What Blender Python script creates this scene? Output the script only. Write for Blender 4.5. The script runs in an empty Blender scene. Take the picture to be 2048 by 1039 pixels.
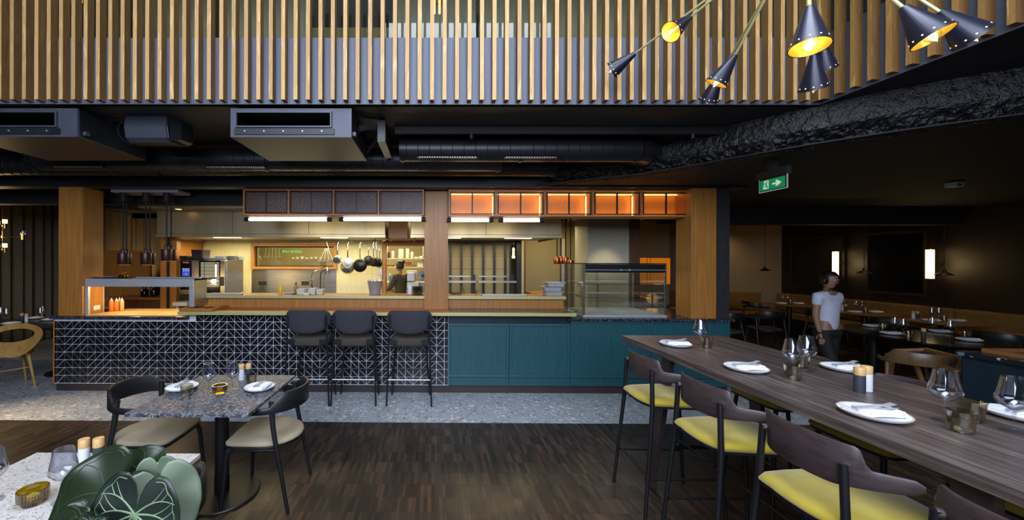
import bpy, bmesh, math, random
from mathutils import Vector, Matrix
random.seed(7)
sc = bpy.context.scene
COL = sc.collection
PI = math.pi
# ---------------------------------------------------------------- camera, world, lights, exposure
F, PCX, PCY, H = 760.0, 859.3, 522.0, 1.69          # focal length and principal point for a 2048 x 1039 frame, eye height
YAW, ROLL = 0.0062, 0.0033
cam_d = bpy.data.cameras.new('camera'); cam = bpy.data.objects.new('camera', cam_d); COL.objects.link(cam)
cam_d.sensor_fit = 'HORIZONTAL'; cam_d.sensor_width = 36; cam_d.lens = F*36/2048
cam_d.shift_x = (1024-PCX)/2048; cam_d.shift_y = (PCY-519.5)/2048
cam_d.clip_start = 0.05; cam_d.clip_end = 100
CAMM = Matrix.Rotation(YAW, 4, 'Z') @ Matrix.Rotation(PI/2, 4, 'X') @ Matrix.Rotation(ROLL, 4, 'Z')
cam.matrix_world = Matrix.Translation((0, 0, H)) @ CAMM
sc.camera = cam
vs = sc.view_settings; vs.view_transform = 'Standard'; vs.look = 'None'; vs.gamma = 1; vs.use_curve_mapping = False
vs.exposure = 0.0
sc.cycles.use_denoising = True
sc.cycles.max_bounces = 8; sc.cycles.diffuse_bounces = 3; sc.cycles.glossy_bounces = 4
sc.cycles.transparent_max_bounces = 24; sc.cycles.sample_clamp_indirect = 4
sc.cycles.caustics_reflective = False; sc.cycles.caustics_refractive = False
w = bpy.data.worlds.new('world'); sc.world = w; w.use_nodes = True
bg = w.node_tree.nodes['Background']; bg.inputs[0].default_value = (0.55, 0.68, 1.0, 1); bg.inputs[1].default_value = 0.05
def area(name, loc, target, sx, sy, power, color, spread=PI):
    d = bpy.data.lights.new(name, 'AREA'); d.shape = 'RECTANGLE'; d.size = sx; d.size_y = sy; d.energy = power
    d.color = color; d.spread = spread
    o = bpy.data.objects.new(name, d); COL.objects.link(o); o.location = loc
    o.rotation_euler = (Vector(target)-Vector(loc)).to_track_quat('-Z', 'Y').to_euler()
    return o
def spot(name, loc, target, power, color, size=1.2, blend=.6, r=.03):
    d = bpy.data.lights.new(name, 'SPOT'); d.energy = power; d.color = color; d.spot_size = size; d.spot_blend = blend; d.shadow_soft_size = r
    o = bpy.data.objects.new(name, d); COL.objects.link(o); o.location = loc
    o.rotation_euler = (Vector(target)-Vector(loc)).to_track_quat('-Z', 'Y').to_euler()
def point(name, loc, power, color, r=.04):
    d = bpy.data.lights.new(name, 'POINT'); d.energy = power; d.color = color; d.shadow_soft_size = r
    o = bpy.data.objects.new(name, d); COL.objects.link(o); o.location = loc
DAY = (0.75, 0.83, 1.0); WARM = (1.0, 0.66, 0.30); KIT = (1.0, 0.80, 0.42)
area('window_daylight', (-0.5, -2.4, 3.6), (0.0, 3.2, 2.4), 5.5, 3.0, 640, DAY)
area('skylight', (0.6, 0.6, 5.6), (0.6, 1.2, 0), 3.0, 2.0, 170, DAY, 2.2)
area('side_window_warm_sun', (-7.6, 3.0, 2.2), (-4.3, 4.05, 0), 0.3, 0.3, 8, (1, .72, .45), .42)
area('hood_light', (-2.5, 6.55, 2.02), (-2.5, 6.6, 0), 3.2, .5, 60, KIT)
area('hood_light', (.8, 6.5, 2.02), (.8, 6.55, 0), 2.0, .4, 20, KIT)
area('back_kitchen_light', (-.6, 8.3, 2.5), (-.6, 8.3, 0), 1.2, .8, 55, KIT)
area('window_room_light', (-2.6, 8.2, 2.5), (-2.6, 8.3, 0), 2.0, .8, 150, KIT)
area('passage_light', (2.4, 7.6, 2.4), (2.4, 7.8, 0), .8, .6, 22, KIT)
spot('white_pier_spot', (3.0, 6.05, 2.38), (2.98, 6.62, 1.1), 34, (1, .82, .45), 1.0, .9)
for i in range(3): spot('pass_heat_light', (-3.92+.3*i, 5.03, 1.55), (-3.92+.3*i, 5.1, 1.0), 16, (1, .72, .34), 1.3, .7)
point('pass_inner_light', (-4.1, 5.1, 1.30), 10, (1, .7, .32))
point('pass_inner_light', (-3.5, 5.1, 1.30), 9, (1, .7, .32))
spot('curtain_uplight', (-7.5, 9.5, .9), (-8.0, 10.2, 2.0), 90, (1, .7, .3), 1.5, .9)
spot('curtain_uplight', (-6.6, 9.6, .9), (-6.5, 10.2, 2.2), 50, (1, .7, .3), 1.5, .9)
for y in (8.7, 7.2, 6.2, 5.0): spot('banquette_downlight', (8.3, y, 2.6), (8.4, y, .7), 9, (1, .68, .32), .8, .7)
area('balcony_room_fill', (0, 4.5, 5.6), (0, 5.6, 3.6), 9, .6, 110, (1, 1, .95))  # added fill with no visible source, lifts the wall behind the battens
area('display_case_fill', (2.6, 5.3, 1.60), (2.6, 5.3, 0), .8, .3, 3.5, (1, .95, .85))  # added fill to brighten the case interior, not a fitted lamp
spot('back_wall_fill', (7.2, 9.3, 2.6), (7.6, 10, 1.5), 26, (1, .75, .45), 1.6, .9)  # added fill to lift the back wall, no fitting there
spot('track_spot_light', (.30, 3.62, 2.62), (.3, 4.4, 0), 10, (1, .8, .5), .9, .8)
# ---------------------------------------------------------------- helpers
_R = CAMM.to_3x3()
def ray(px, py):
    return _R @ Vector(((px-PCX)/F, -(py-PCY)/F, -1.0))
def P(px, py, Y):                       # the point seen at a pixel, on the upright plane at distance Y
    d = ray(px, py); t = Y/d.y; return Vector((d.x*t, Y, H+d.z*t))
def G(px, py, z=0.0):                   # the point seen at a pixel, on the level plane at height z
    d = ray(px, py); t = (z-H)/d.z; return Vector((d.x*t, d.y*t, z))
OFF = {}
def new_obj(name, data, parent=None):
    o = bpy.data.objects.new(name, data); COL.objects.link(o)
    if parent is not None: o.parent = parent
    return o
def thing(name, label, cat, loc=(0, 0, 0), group=None):
    o = bpy.data.objects.new(name, None); COL.objects.link(o); o.location = loc; o.empty_display_size = .05
    OFF[o] = Vector(loc); o['label'] = label; o['category'] = cat
    if group: o['group'] = group
    return o
def tag(o, label, cat, group=None):
    o['label'] = label; o['category'] = cat
    if group: o['group'] = group
    return o
def copy_tree(o, parent=None):
    c = o.copy(); COL.objects.link(c)
    if parent is not None: c.parent = parent
    for ch in list(o.children): copy_tree(ch, c)
    return c
USED = set()
def place(proto, loc, rz=0, label=None, group=None, scale=None):
    if proto not in USED: USED.add(proto); c = proto
    else: c = copy_tree(proto)
    c.location = loc; c.rotation_euler = (0, 0, rz)
    if scale: c.scale = (scale,)*3
    if label: c['label'] = label
    if group: c['group'] = group
    return c
class MB:
    def __init__(s): s.v = []; s.f = []
    def add(s, vs, fs):
        n = len(s.v); s.v += [Vector(v) for v in vs]; s.f += [tuple(i+n for i in f) for f in fs]; return s
    def box(s, x0, x1, y0, y1, z0, z1):
        return s.add([(x0,y0,z0),(x1,y0,z0),(x1,y1,z0),(x0,y1,z0),(x0,y0,z1),(x1,y0,z1),(x1,y1,z1),(x0,y1,z1)],
                     [(0,3,2,1),(4,5,6,7),(0,1,5,4),(1,2,6,5),(2,3,7,6),(3,0,4,7)])
    def frame(s, x0, x1, z0, z1, y0, y1, t, tb=None):          # a rectangular frame in an xz plane
        tb = t if tb is None else tb
        s.box(x0,x1,y0,y1,z1-t,z1); s.box(x0,x1,y0,y1,z0,z0+tb); s.box(x0,x0+t,y0,y1,z0+tb,z1-t); return s.box(x1-t,x1,y0,y1,z0+tb,z1-t)
    def bar(s, a, b, w, d=None, up=(0,0,1)):                   # a rectangular bar from a to b
        a = Vector(a); b = Vector(b); d = w if d is None else d; t = (b-a).normalized(); u = Vector(up)
        if abs(t.dot(u)) > .95: u = Vector((0,1,0))
        x = t.cross(u).normalized()*w/2; y = x.cross(t).normalized()*d/2
        return s.add([a-x-y,a+x-y,a+x+y,a-x+y,b-x-y,b+x-y,b+x+y,b-x+y],[(0,1,2,3),(7,6,5,4),(0,4,5,1),(1,5,6,2),(2,6,7,3),(3,7,4,0)])
    def tube(s, pts, r, n=10, cap=True, sx=1.0):
        pts = [Vector(p) for p in pts]; m = len(pts); rs = r if isinstance(r, (list, tuple)) else [r]*m
        base = len(s.v); u = None
        for i, p in enumerate(pts):
            t = (pts[min(i+1,m-1)]-pts[max(i-1,0)])
            t = t.normalized() if t.length > 1e-9 else Vector((0,0,1))
            if u is None:
                u = Vector((0,0,1)) if abs(t.z) < .9 else Vector((1,0,0))
            u = (u-t*u.dot(t)).normalized(); v = t.cross(u)
            for k in range(n):
                a = 2*PI*k/n; s.v.append(p+(u*math.cos(a)+v*math.sin(a)*sx)*rs[i])
        for i in range(m-1):
            for k in range(n):
                a = base+i*n+k; b = base+i*n+(k+1)%n
                s.f.append((a, b, b+n, a+n))
        if cap: s.f.append(tuple(base+k for k in range(n))[::-1]); s.f.append(tuple(base+(m-1)*n+k for k in range(n)))
        return s
    def lathe(s, prof, c=(0,0,0), n=24, sx=1.0, sy=1.0, cap=True):
        base = len(s.v); c = Vector(c)
        for r, z in prof:
            for k in range(n):
                a = 2*PI*k/n; s.v.append(c+Vector((r*math.cos(a)*sx, r*math.sin(a)*sy, z)))
        for i in range(len(prof)-1):
            for k in range(n):
                a = base+i*n+k; b = base+i*n+(k+1)%n; s.f.append((a, b, b+n, a+n))
        if not cap: return s
        if prof[0][0] > 1e-5: s.f.append(tuple(base+k for k in range(n))[::-1])
        if prof[-1][0] > 1e-5: s.f.append(tuple(base+(len(prof)-1)*n+k for k in range(n)))
        return s
    def cyl(s, c, r, z0, z1, n=20): return s.lathe([(r,z0),(r,z1)], c, n)
    def prism(s, poly, z0, z1):
        n = len(poly); b = len(s.v)
        s.v += [Vector((x,y,z0)) for x,y in poly]+[Vector((x,y,z1)) for x,y in poly]
        s.f.append(tuple(b+i for i in range(n))[::-1]); s.f.append(tuple(b+n+i for i in range(n)))
        for i in range(n): j = (i+1)%n; s.f.append((b+i,b+j,b+n+j,b+n+i))
        return s
    def loft(s, rings, cap=True):
        b = len(s.v); n = len(rings[0])
        for r in rings: s.v += [Vector(p) for p in r]
        for i in range(len(rings)-1):
            for k in range(n):
                a = b+i*n+k; c = b+i*n+(k+1)%n; s.f.append((a,c,c+n,a+n))
        if cap: s.f.append(tuple(b+k for k in range(n))[::-1]); s.f.append(tuple(b+(len(rings)-1)*n+k for k in range(n)))
        return s
    def mesh(s, name, m, off=Vector((0,0,0)), smooth=False, fix=True):
        me = bpy.data.meshes.new(name); me.from_pydata([tuple(v-off) for v in s.v], [], s.f); me.materials.append(m)
        if fix:
            bm = bmesh.new(); bm.from_mesh(me); bmesh.ops.recalc_face_normals(bm, faces=bm.faces); bm.to_mesh(me); bm.free()
        if smooth:
            me.polygons.foreach_set('use_smooth', [True]*len(me.polygons))
            me.set_sharp_from_angle(angle=math.radians(42))
        me.update(); return me
    def build(s, name, m, parent=None, smooth=False, bev=0, seg=2, label=None, fix=True):
        off = OFF.get(parent, Vector((0,0,0))) if parent is not None else Vector((0,0,0))
        o = new_obj(name, s.mesh(name, m, off, smooth, fix), parent)
        if parent is not None: OFF[o] = off
        if bev:
            b = o.modifiers.new('bevel', 'BEVEL'); b.width = bev; b.segments = seg; b.limit_method = 'ANGLE'; b.angle_limit = math.radians(40)
        if label: o['label'] = label
        return o
def box(name, m, parent, x0, x1, y0, y1, z0, z1, bev=0, **k):
    return MB().box(x0,x1,y0,y1,z0,z1).build(name, m, parent, bev=bev, **k)
def struct(o): o['kind'] = 'structure'; return o
def stuff(o): o['kind'] = 'stuff'; return o
def smoothpts(pts, n=6):                # Catmull-Rom through points
    pts = [Vector(p) for p in pts]; q = [pts[0]]+pts+[pts[-1]]; out = []
    for i in range(1, len(q)-2):
        for k in range(n):
            t = k/n; a,b,c,d = q[i-1],q[i],q[i+1],q[i+2]
            out.append(.5*((2*b)+(-a+c)*t+(2*a-5*b+4*c-d)*t*t+(-a+3*b-3*c+d)*t**3))
    out.append(pts[-1]); return out
# ---------------------------------------------------------------- materials
def lin(h):
    h = h.lstrip('#'); r = []
    for i in (0,2,4):
        c = int(h[i:i+2],16)/255; r.append(c/12.92 if c <= .04045 else ((c+.055)/1.055)**2.4)
    return (*r, 1)
MATS = {}
def base_mat(name, col='#808080', rough=.5, metal=0, spec=.5, **kw):
    m = bpy.data.materials.new(name); m.use_nodes = True; nt = m.node_tree; b = nt.nodes['Principled BSDF']
    b.inputs['Base Color'].default_value = lin(col); b.inputs['Roughness'].default_value = rough; b.inputs['Metallic'].default_value = metal
    b.inputs['Specular IOR Level'].default_value = spec
    for k, v in kw.items(): b.inputs[k.replace('_',' ')].default_value = v
    return m, nt, b
def N(nt, t, **props):
    n = nt.nodes.new(t)
    for k, v in props.items(): setattr(n, k, v)
    return n
def coords(nt, scale=(1,1,1), kind='Object', rand=False):
    tc = N(nt,'ShaderNodeTexCoord'); mp = N(nt,'ShaderNodeMapping'); mp.inputs['Scale'].default_value = scale
    if kind == 'World':
        g = N(nt,'ShaderNodeNewGeometry'); nt.links.new(g.outputs['Position'], mp.inputs[0])
    else: nt.links.new(tc.outputs[kind], mp.inputs[0])
    if rand:
        oi = N(nt,'ShaderNodeObjectInfo'); ml = N(nt,'ShaderNodeMath', operation='MULTIPLY'); ml.inputs[1].default_value = 37.0
        nt.links.new(oi.outputs['Random'], ml.inputs[0]); nt.links.new(ml.outputs[0], mp.inputs['Location'])
    return mp.outputs[0]
def ramp(nt, fac, stops):
    r = N(nt,'ShaderNodeValToRGB'); e = r.color_ramp.elements
    while len(e) < len(stops): e.new(.5)
    for i, (p, c) in enumerate(stops): e[i].position = p; e[i].color = lin(c) if isinstance(c, str) else c
    nt.links.new(fac, r.inputs[0]); return r.outputs[0]
def bump(nt, b, h, strength=.2, dist=.01):
    n = N(nt,'ShaderNodeBump'); n.inputs['Strength'].default_value = strength; n.inputs['Distance'].default_value = dist
    nt.links.new(h, n.inputs['Height']); nt.links.new(n.outputs[0], b.inputs['Normal'])
def noise(nt, vec, scale, detail=4, rough=.55, dist=0):
    n = N(nt,'ShaderNodeTexNoise'); n.inputs['Scale'].default_value = scale; n.inputs['Detail'].default_value = detail
    n.inputs['Roughness'].default_value = rough; n.inputs['Distortion'].default_value = dist
    nt.links.new(vec, n.inputs['Vector']); return n.outputs[0]
def wood(name, c1, c2, scale=(9,9,.7), rough=.5, k=4, bs=.12, kind='Object', rand=False, c3=None, tint=.0):
    m, nt, b = base_mat(name, c1, rough)
    v = coords(nt, scale, kind, rand); f = noise(nt, v, k, 6, .6, .4)
    col = ramp(nt, f, [(.3, c1), (.52, c3 or c2), (.7, c2)])
    if rand and tint:
        oi = N(nt,'ShaderNodeObjectInfo'); hs = N(nt,'ShaderNodeHueSaturation')
        mr = N(nt,'ShaderNodeMapRange'); mr.inputs[3].default_value = 1-tint; mr.inputs[4].default_value = 1+tint
        nt.links.new(oi.outputs['Random'], mr.inputs[0]); nt.links.new(mr.outputs[0], hs.inputs['Value']); nt.links.new(col, hs.inputs['Color']); col = hs.outputs[0]
    nt.links.new(col, b.inputs['Base Color']); bump(nt, b, f, bs, .004); return m
def mottle(name, c1, c2, scale=6, rough=.6, metal=0, bs=.0, kind='Object', stretch=(1,1,1), bd=.01, **kw):
    m, nt, b = base_mat(name, c1, rough, metal, **kw)
    f = noise(nt, coords(nt, stretch, kind), scale, 5, .6)
    nt.links.new(ramp(nt, f, [(.3,c1),(.7,c2)]), b.inputs['Base Color'])
    if bs: bump(nt, b, f, bs, bd)
    return m
def terrazzo(name, base, base2, chips, scale=60, rough=.3, amount=.5, kind='World', spec=.5):
    m, nt, b = base_mat(name, base, rough, spec=spec)
    vec = coords(nt, (1,1,1), kind); wob = N(nt,'ShaderNodeVectorMath', operation='ADD')
    nn = N(nt,'ShaderNodeTexNoise'); nn.inputs['Scale'].default_value = scale*1.3; nt.links.new(vec, nn.inputs['Vector'])
    sc_ = N(nt,'ShaderNodeVectorMath', operation='SCALE'); sc_.inputs['Scale'].default_value = .9/scale
    nt.links.new(nn.outputs['Color'], sc_.inputs[0]); nt.links.new(vec, wob.inputs[0]); nt.links.new(sc_.outputs[0], wob.inputs[1])
    col = ramp(nt, noise(nt, vec, scale*.25), [(.35,base),(.65,base2)])
    for i, (c, s, th) in enumerate(chips):
        vo = N(nt,'ShaderNodeTexVoronoi'); vo.inputs['Scale'].default_value = scale*s; nt.links.new(wob.outputs[0], vo.inputs['Vector'])
        sep = N(nt,'ShaderNodeSeparateColor'); nt.links.new(vo.outputs['Color'], sep.inputs[0])
        a = N(nt,'ShaderNodeMath', operation='GREATER_THAN'); a.inputs[1].default_value = 1-th; nt.links.new(sep.outputs[i % 3], a.inputs[0])
        d = N(nt,'ShaderNodeMath', operation='LESS_THAN'); d.inputs[1].default_value = .46; nt.links.new(vo.outputs['Distance'], d.inputs[0])
        ml = N(nt,'ShaderNodeMath', operation='MULTIPLY'); nt.links.new(a.outputs[0], ml.inputs[0]); nt.links.new(d.outputs[0], ml.inputs[1])
        mx = N(nt,'ShaderNodeMix', data_type='RGBA'); nt.links.new(ml.outputs[0], mx.inputs[0]); nt.links.new(col, mx.inputs[6]); mx.inputs[7].default_value = lin(c); col = mx.outputs[2]
    nt.links.new(col, b.inputs['Base Color']); return m
def emit(name, col, strength):
    m = bpy.data.materials.new(name); m.use_nodes = True; nt = m.node_tree; nt.nodes.clear()
    e = N(nt,'ShaderNodeEmission'); e.inputs[0].default_value = lin(col); e.inputs[1].default_value = strength
    o = N(nt,'ShaderNodeOutputMaterial'); nt.links.new(e.outputs[0], o.inputs[0]); return m
def glass(name, tint='#ffffff', refl=1.0, rough=.02, ior=1.5, bumpy=0):
    m = bpy.data.materials.new(name); m.use_nodes = True; nt = m.node_tree; nt.nodes.clear()
    t = N(nt,'ShaderNodeBsdfTransparent'); t.inputs[0].default_value = lin(tint)
    g = N(nt,'ShaderNodeBsdfGlossy'); g.inputs['Roughness'].default_value = rough
    fr = N(nt,'ShaderNodeLayerWeight'); fr.inputs[0].default_value = .5
    pw = N(nt,'ShaderNodeMath', operation='POWER'); pw.inputs[1].default_value = 2.4; nt.links.new(fr.outputs['Facing'], pw.inputs[0])
    ml = N(nt,'ShaderNodeMath', operation='MULTIPLY_ADD'); ml.inputs[1].default_value = .62*refl; ml.inputs[2].default_value = .045*refl; ml.use_clamp = True
    nt.links.new(pw.outputs[0], ml.inputs[0])
    mx = N(nt,'ShaderNodeMixShader'); nt.links.new(ml.outputs[0], mx.inputs[0]); nt.links.new(t.outputs[0], mx.inputs[1]); nt.links.new(g.outputs[0], mx.inputs[2])
    if bumpy:
        f = noise(nt, coords(nt), bumpy, 3); n = N(nt,'ShaderNodeBump'); n.inputs['Strength'].default_value = .6; n.inputs['Distance'].default_value = .01
        nt.links.new(f, n.inputs['Height']); nt.links.new(n.outputs[0], g.inputs['Normal']); nt.links.new(n.outputs[0], fr.inputs['Normal'])
    o = N(nt,'ShaderNodeOutputMaterial'); nt.links.new(mx.outputs[0], o.inputs[0]); return m
M = {}
M['walnut'] = wood('walnut_veneer', '#8c5a26', '#ae7836', (10,10,.35), .45, 5, .06, c3='#9b682d')
M['walnut_dark'] = wood('walnut_dark', '#4a2c18', '#5c3a22', (10,10,.5), .5, 4, .06)
M['walnut_h'] = wood('walnut_horizontal', '#8a4f24', '#a8672f', (.5,8,8), .35, 4, .05)
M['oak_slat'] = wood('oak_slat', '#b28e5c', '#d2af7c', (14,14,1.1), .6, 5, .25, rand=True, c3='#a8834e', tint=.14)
M['oak_side_shaded'] = wood('oak_slat_side_shaded', '#5e4018', '#7a5826', (14,14,1.1), .6, 5, .2, rand=True, c3='#6a4c26', tint=.16)  # same oak, darker: shade on the batten sides put into the colour
M['oak_face_half_shaded'] = wood('oak_slat_face_half_shaded', '#8c6a36', '#aa8646', (14,14,1.1), .6, 5, .25, rand=True, c3='#7e5c2c', tint=.14)  # same oak in a middle tone: half shade on the forward screen, as colour
M['oak_lid'] = wood('oak_lid', '#a98450', '#c7a26c', (30,30,4), .5, 4, .1)
M['high_table'] = wood('smoked_oak_planks', '#352d2b', '#6a5d56', (16,.8,16), .36, 3.2, .3, c3='#4a403d', rand=True, tint=.12)
M['smoked'] = wood('smoked_oak', '#261d20', '#3a2e30', (4,4,14), .42, 3, .1)
M['black_wood'] = mottle('black_lacquered_wood', '#101114', '#17181c', 20, .42)
M['black_metal'] = base_mat('black_metal', '#15161a', .42, .3)[0]
M['low_ceiling'] = mottle('low_black_ceiling', '#08080a', '#0c0c0e', 6, .75, kind='World')
M['black'] = base_mat('matt_black', '#08080a', .7)[0]
M['black_gloss'] = base_mat('black_gloss', '#08080a', .15)[0]
M['dark_ceiling'] = mottle('black_painted_concrete', '#1b1b1e', '#252528', 9, .62, bs=.35, kind='World', bd=.02)
M['rough_concrete'] = mottle('rough_black_concrete', '#07080a', '#0f1115', 14, .36, bs=.8, kind='World', bd=.05)
M['black_sheet'] = mottle('black_sheet_metal', '#17191d', '#22252b', 4, .40, .35, kind='World')
M['ac_grey'] = mottle('grey_sheet_metal', '#3b3f49', '#474b56', 5, .48, .35, kind='World')
M['ac_under'] = mottle('unit_underside', '#38332a', '#413a2f', 3, .5, .2, kind='World')
M['duct'] = mottle('painted_duct', '#17181c', '#202127', 5, .38, .3)
M['parapet'] = mottle('bluegrey_panel', '#484d58', '#545a67', 3, .5, .1, kind='World', stretch=(14,1,.6))
M['green_panel'] = mottle('greygreen_panel', '#454845', '#525551', 3, .45, kind='World', stretch=(12,1,.3))
M['teal'] = mottle('teal_lacquered_wood', '#19424a', '#1f4f57', 5, .42, bs=.05, kind='World', stretch=(14,1,1))
M['teal_dark'] = mottle('dark_teal', '#0a1c26', '#0e2430', 6, .4)
M['brass'] = base_mat('brushed_brass', '#bdb880', .36, .35)[0]
M['brass_yel'] = base_mat('polished_brass', '#b9924a', .22, 1)[0]
M['steel'] = mottle('brushed_steel', '#9b978d', '#aca89d', 3, .30, .95, kind='World', stretch=(1,1,14), bs=.03)
M['steel_hood'] = mottle('hood_steel', '#b0a284', '#cbbc98', 2.2, .40, .85, kind='World', stretch=(1.4,1,.25), bs=.02)
M['steel_light'] = mottle('satin_steel', '#a6a8ac', '#b6b8bc', 8, .42, .4)
M['alu'] = base_mat('aluminium', '#b4b9c6', .38, .6)[0]
M['chrome'] = base_mat('chrome', '#c8c8c8', .12, 1)[0]
M['cream_tile'] = None
def kitkat():
    m, nt, b = base_mat('cream_finger_tile', '#cdc79a', .35)
    v = coords(nt, (1,1,1), 'World'); br = N(nt,'ShaderNodeTexBrick'); mp = N(nt,'ShaderNodeMapping'); mp.inputs['Rotation'].default_value = (PI/2, 0, 0)
    nt.links.new(v, mp.inputs[0]); nt.links.new(mp.outputs[0], br.inputs[0])
    br.offset = 0; br.squash = 1; br.inputs['Scale'].default_value = 1; br.inputs['Brick Width'].default_value = .025; br.inputs['Row Height'].default_value = .24; br.inputs['Mortar Size'].default_value = .0014
    br.inputs['Color1'].default_value = lin('#cfcaa0'); br.inputs['Color2'].default_value = lin('#c6c094'); br.inputs['Mortar'].default_value = lin('#aaa47a')
    nt.links.new(br.outputs[0], b.inputs['Base Color']); bump(nt, b, br.outputs['Fac'], -.3, .003); return m
M['cream_tile'] = kitkat()
M['beige'] = mottle('beige_wall', '#7d7458', '#857b5e', 2, .7, kind='World')
M['white_wall'] = mottle('pale_wall', '#a9a695', '#b2ae9c', 2, .7, kind='World')
M['brown_wall'] = mottle('dim_plaster', '#86735a', '#8f7b60', 2, .8, kind='World')
M['stone'] = terrazzo('dark_speckled_stone', '#1b1d26', '#23252f', [('#5b5f70',1.6,.35),('#8f93a6',2.2,.10),('#0d0e14',1.3,.3)], 70, .22)
M['stone_brown'] = terrazzo('brown_speckled_stone', '#4a3c33', '#54463c', [('#7a6a5c',1.6,.3),('#2a211c',1.9,.3),('#a09080',2.5,.08)], 70, .25)
M['terrazzo_floor'] = terrazzo('pale_grey_terrazzo', '#8c9298', '#999fa4', [('#bcc1c7',.9,.22),('#666c76',1.2,.16),('#aaafb4',1.7,.3),('#c8c0b2',.6,.06),('#454b57',1.6,.05)], 27, .33)
M['terrazzo_dark'] = terrazzo('dark_terrazzo', '#383c48', '#474c59', [('#717789',1.0,.45),('#15171d',1.2,.4),('#857c60',1.1,.13),('#9c947c',1.7,.08),('#6f7689',1.4,.2)], 50, .45)
M['terrazzo_white'] = terrazzo('white_terrazzo', '#b3aea9', '#bdb8b2', [('#8b827c',1.4,.16),('#57504c',2.0,.06),('#cbc6c0',1.0,.3),('#a08f80',1.7,.1)], 70, .3)
M['grout'] = base_mat('pale_grout', '#c2c4cc', .8)[0]
M['grout_floor'] = base_mat('floor_grout', '#9a9c9c', .8)[0]
M['black_tile'] = mottle('black_glazed_tile', '#101015', '#17171d', 12, .22)
M['plinth'] = mottle('dark_brown_plinth', '#2c2426', '#342b2d', 3, .5)
M['yellow'] = mottle('yellow_velvet', '#8a790c', '#9f8d16', 9, .8, bs=.1, Sheen_Weight=.4)
M['beige_seat'] = mottle('beige_wool', '#8a7f68', '#958a72', 160, .9, bs=.15, bd=.002)
M['grey_fabric'] = mottle('charcoal_wool', '#24262c', '#34363e', 140, .95, bs=.2, bd=.003)
M['brown_fabric'] = mottle('brown_grey_wool', '#34302c', '#423c36', 140, .95, bs=.2, bd=.003)
M['ceramic'] = base_mat('white_ceramic', '#d2d4da', .25)[0]
M['linen'] = mottle('white_linen', '#d6d9e4', '#dfe2ec', 200, .9, bs=.1, bd=.001)
M['rim_brown'] = base_mat('unglazed_rim', '#9a8a68', .6)[0]
M['mill_white'] = base_mat('white_lacquer', '#c9ccd6', .3)[0]
M['mill_grey'] = mottle('slate_grey', '#2b2e36', '#363942', 40, .5)
M['glass'] = glass('clear_glass', '#f4f6fa', 1.7, .02)
M['glass_foot'] = glass('clear_glass_foot', '#f4f6fa', .55, .3)
M['glass_smoke'] = glass('smoky_tumbler_glass', '#eae6d8', 1.7, .02)
M['glass_amber'] = glass('amber_glass', '#cdb948', 1.6, .05)
M['glass_pane'] = glass('display_glass', '#f8fbfa', 1.5, .01)
M['glass_win'] = glass('window_glass', '#eef0e6', 1.3, .01)
M['glass_textured'] = mottle('textured_brown_glass', '#3a1f16', '#4a2a1e', 60, .28, bs=.5, bd=.01)
M['glass_textured_amber'] = glass('textured_amber_glass', '#ffe8b8', 1.0, .3, 1.45, 60)
M['curtain'] = mottle('grey_brown_curtain', '#4f4636', '#5b5140', 30, .95, kind='World')
M['banquette'] = mottle('ochre_velvet', '#6a4a1c', '#7d5a24', 14, .8)
M['panel_brown'] = wood('dark_brown_panelling', '#170d07', '#22140a', (8,8,.6), .5, 4, .05, kind='World')
M['table_oak'] = wood('warm_oak', '#6e4a2a', '#835a34', (8,1,8), .4, 4, .08)
M['bent_wood'] = wood('honey_oak', '#8a6a34', '#a58345', (6,6,2), .4, 4, .08)
M['copper'] = base_mat('copper', '#9a5a34', .3, .9)[0]
M['bronze'] = base_mat('bronze_brown', '#3a2424', .38, .5)[0]
M['plastic_dark'] = base_mat('dark_plastic', '#1c1c1a', .4)[0]
M['plastic_white'] = base_mat('white_plastic', '#cfcfc6', .4)[0]
M['led'] = emit('fluorescent_tube', '#fff2c8', 14)
M['bulb'] = emit('warm_filament', '#ffdf90', 20)
M['bulb_soft'] = emit('warm_lamp', '#ffce70', 6)
# ---------------------------------------------------------------- the room
SW, SL = .16/6, .16
def parquet_mat():
    m, nt, b = base_mat('mosaic_parquet', '#2c221c', .36)
    g = N(nt,'ShaderNodeNewGeometry'); mp = N(nt,'ShaderNodeVectorMath', operation='DIVIDE'); mp.inputs[1].default_value = (SW, SL, 10)
    ad = N(nt,'ShaderNodeVectorMath', operation='FLOOR'); nt.links.new(g.outputs['Position'], mp.inputs[0]); nt.links.new(mp.outputs[0], ad.inputs[0])
    wn = N(nt,'ShaderNodeTexWhiteNoise'); wn.noise_dimensions = '2D'; nt.links.new(ad.outputs[0], wn.inputs['Vector'])
    c = ramp(nt, wn.outputs['Value'], [(0,'#1b1714'),(.35,'#27201b'),(.8,'#332a23'),(.97,'#3d3026'),(1,'#432f20')])
    big = ramp(nt, noise(nt, coords(nt,(1,1,1),'World'), 1.3, 3), [(.35,(.75,.75,.78,1)),(.65,(1.25,1.12,1.0,1))])
    fine = ramp(nt, noise(nt, coords(nt,(60,5,1),'World'), 3, 4), [(.3,(.72,.72,.72,1)),(.7,(1.5,1.48,1.45,1))])
    for x in (big, fine):
        mx = N(nt,'ShaderNodeMix', data_type='RGBA', blend_type='MULTIPLY'); mx.inputs[0].default_value = 1
        nt.links.new(c, mx.inputs[6]); nt.links.new(x, mx.inputs[7]); c = mx.outputs[2]
    nt.links.new(c, b.inputs['Base Color'])
    r = ramp(nt, noise(nt, coords(nt,(1,1,1),'World'), 5, 5), [(.3,(.26,)*3+(1,)),(.7,(.46,)*3+(1,))]); nt.links.new(r, b.inputs['Roughness'])
    bump(nt, b, wn.outputs['Value'], .12, .002); return m
M['parquet'] = parquet_mat()
WB = 3.984                                                    # where parquet meets terrazzo
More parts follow.
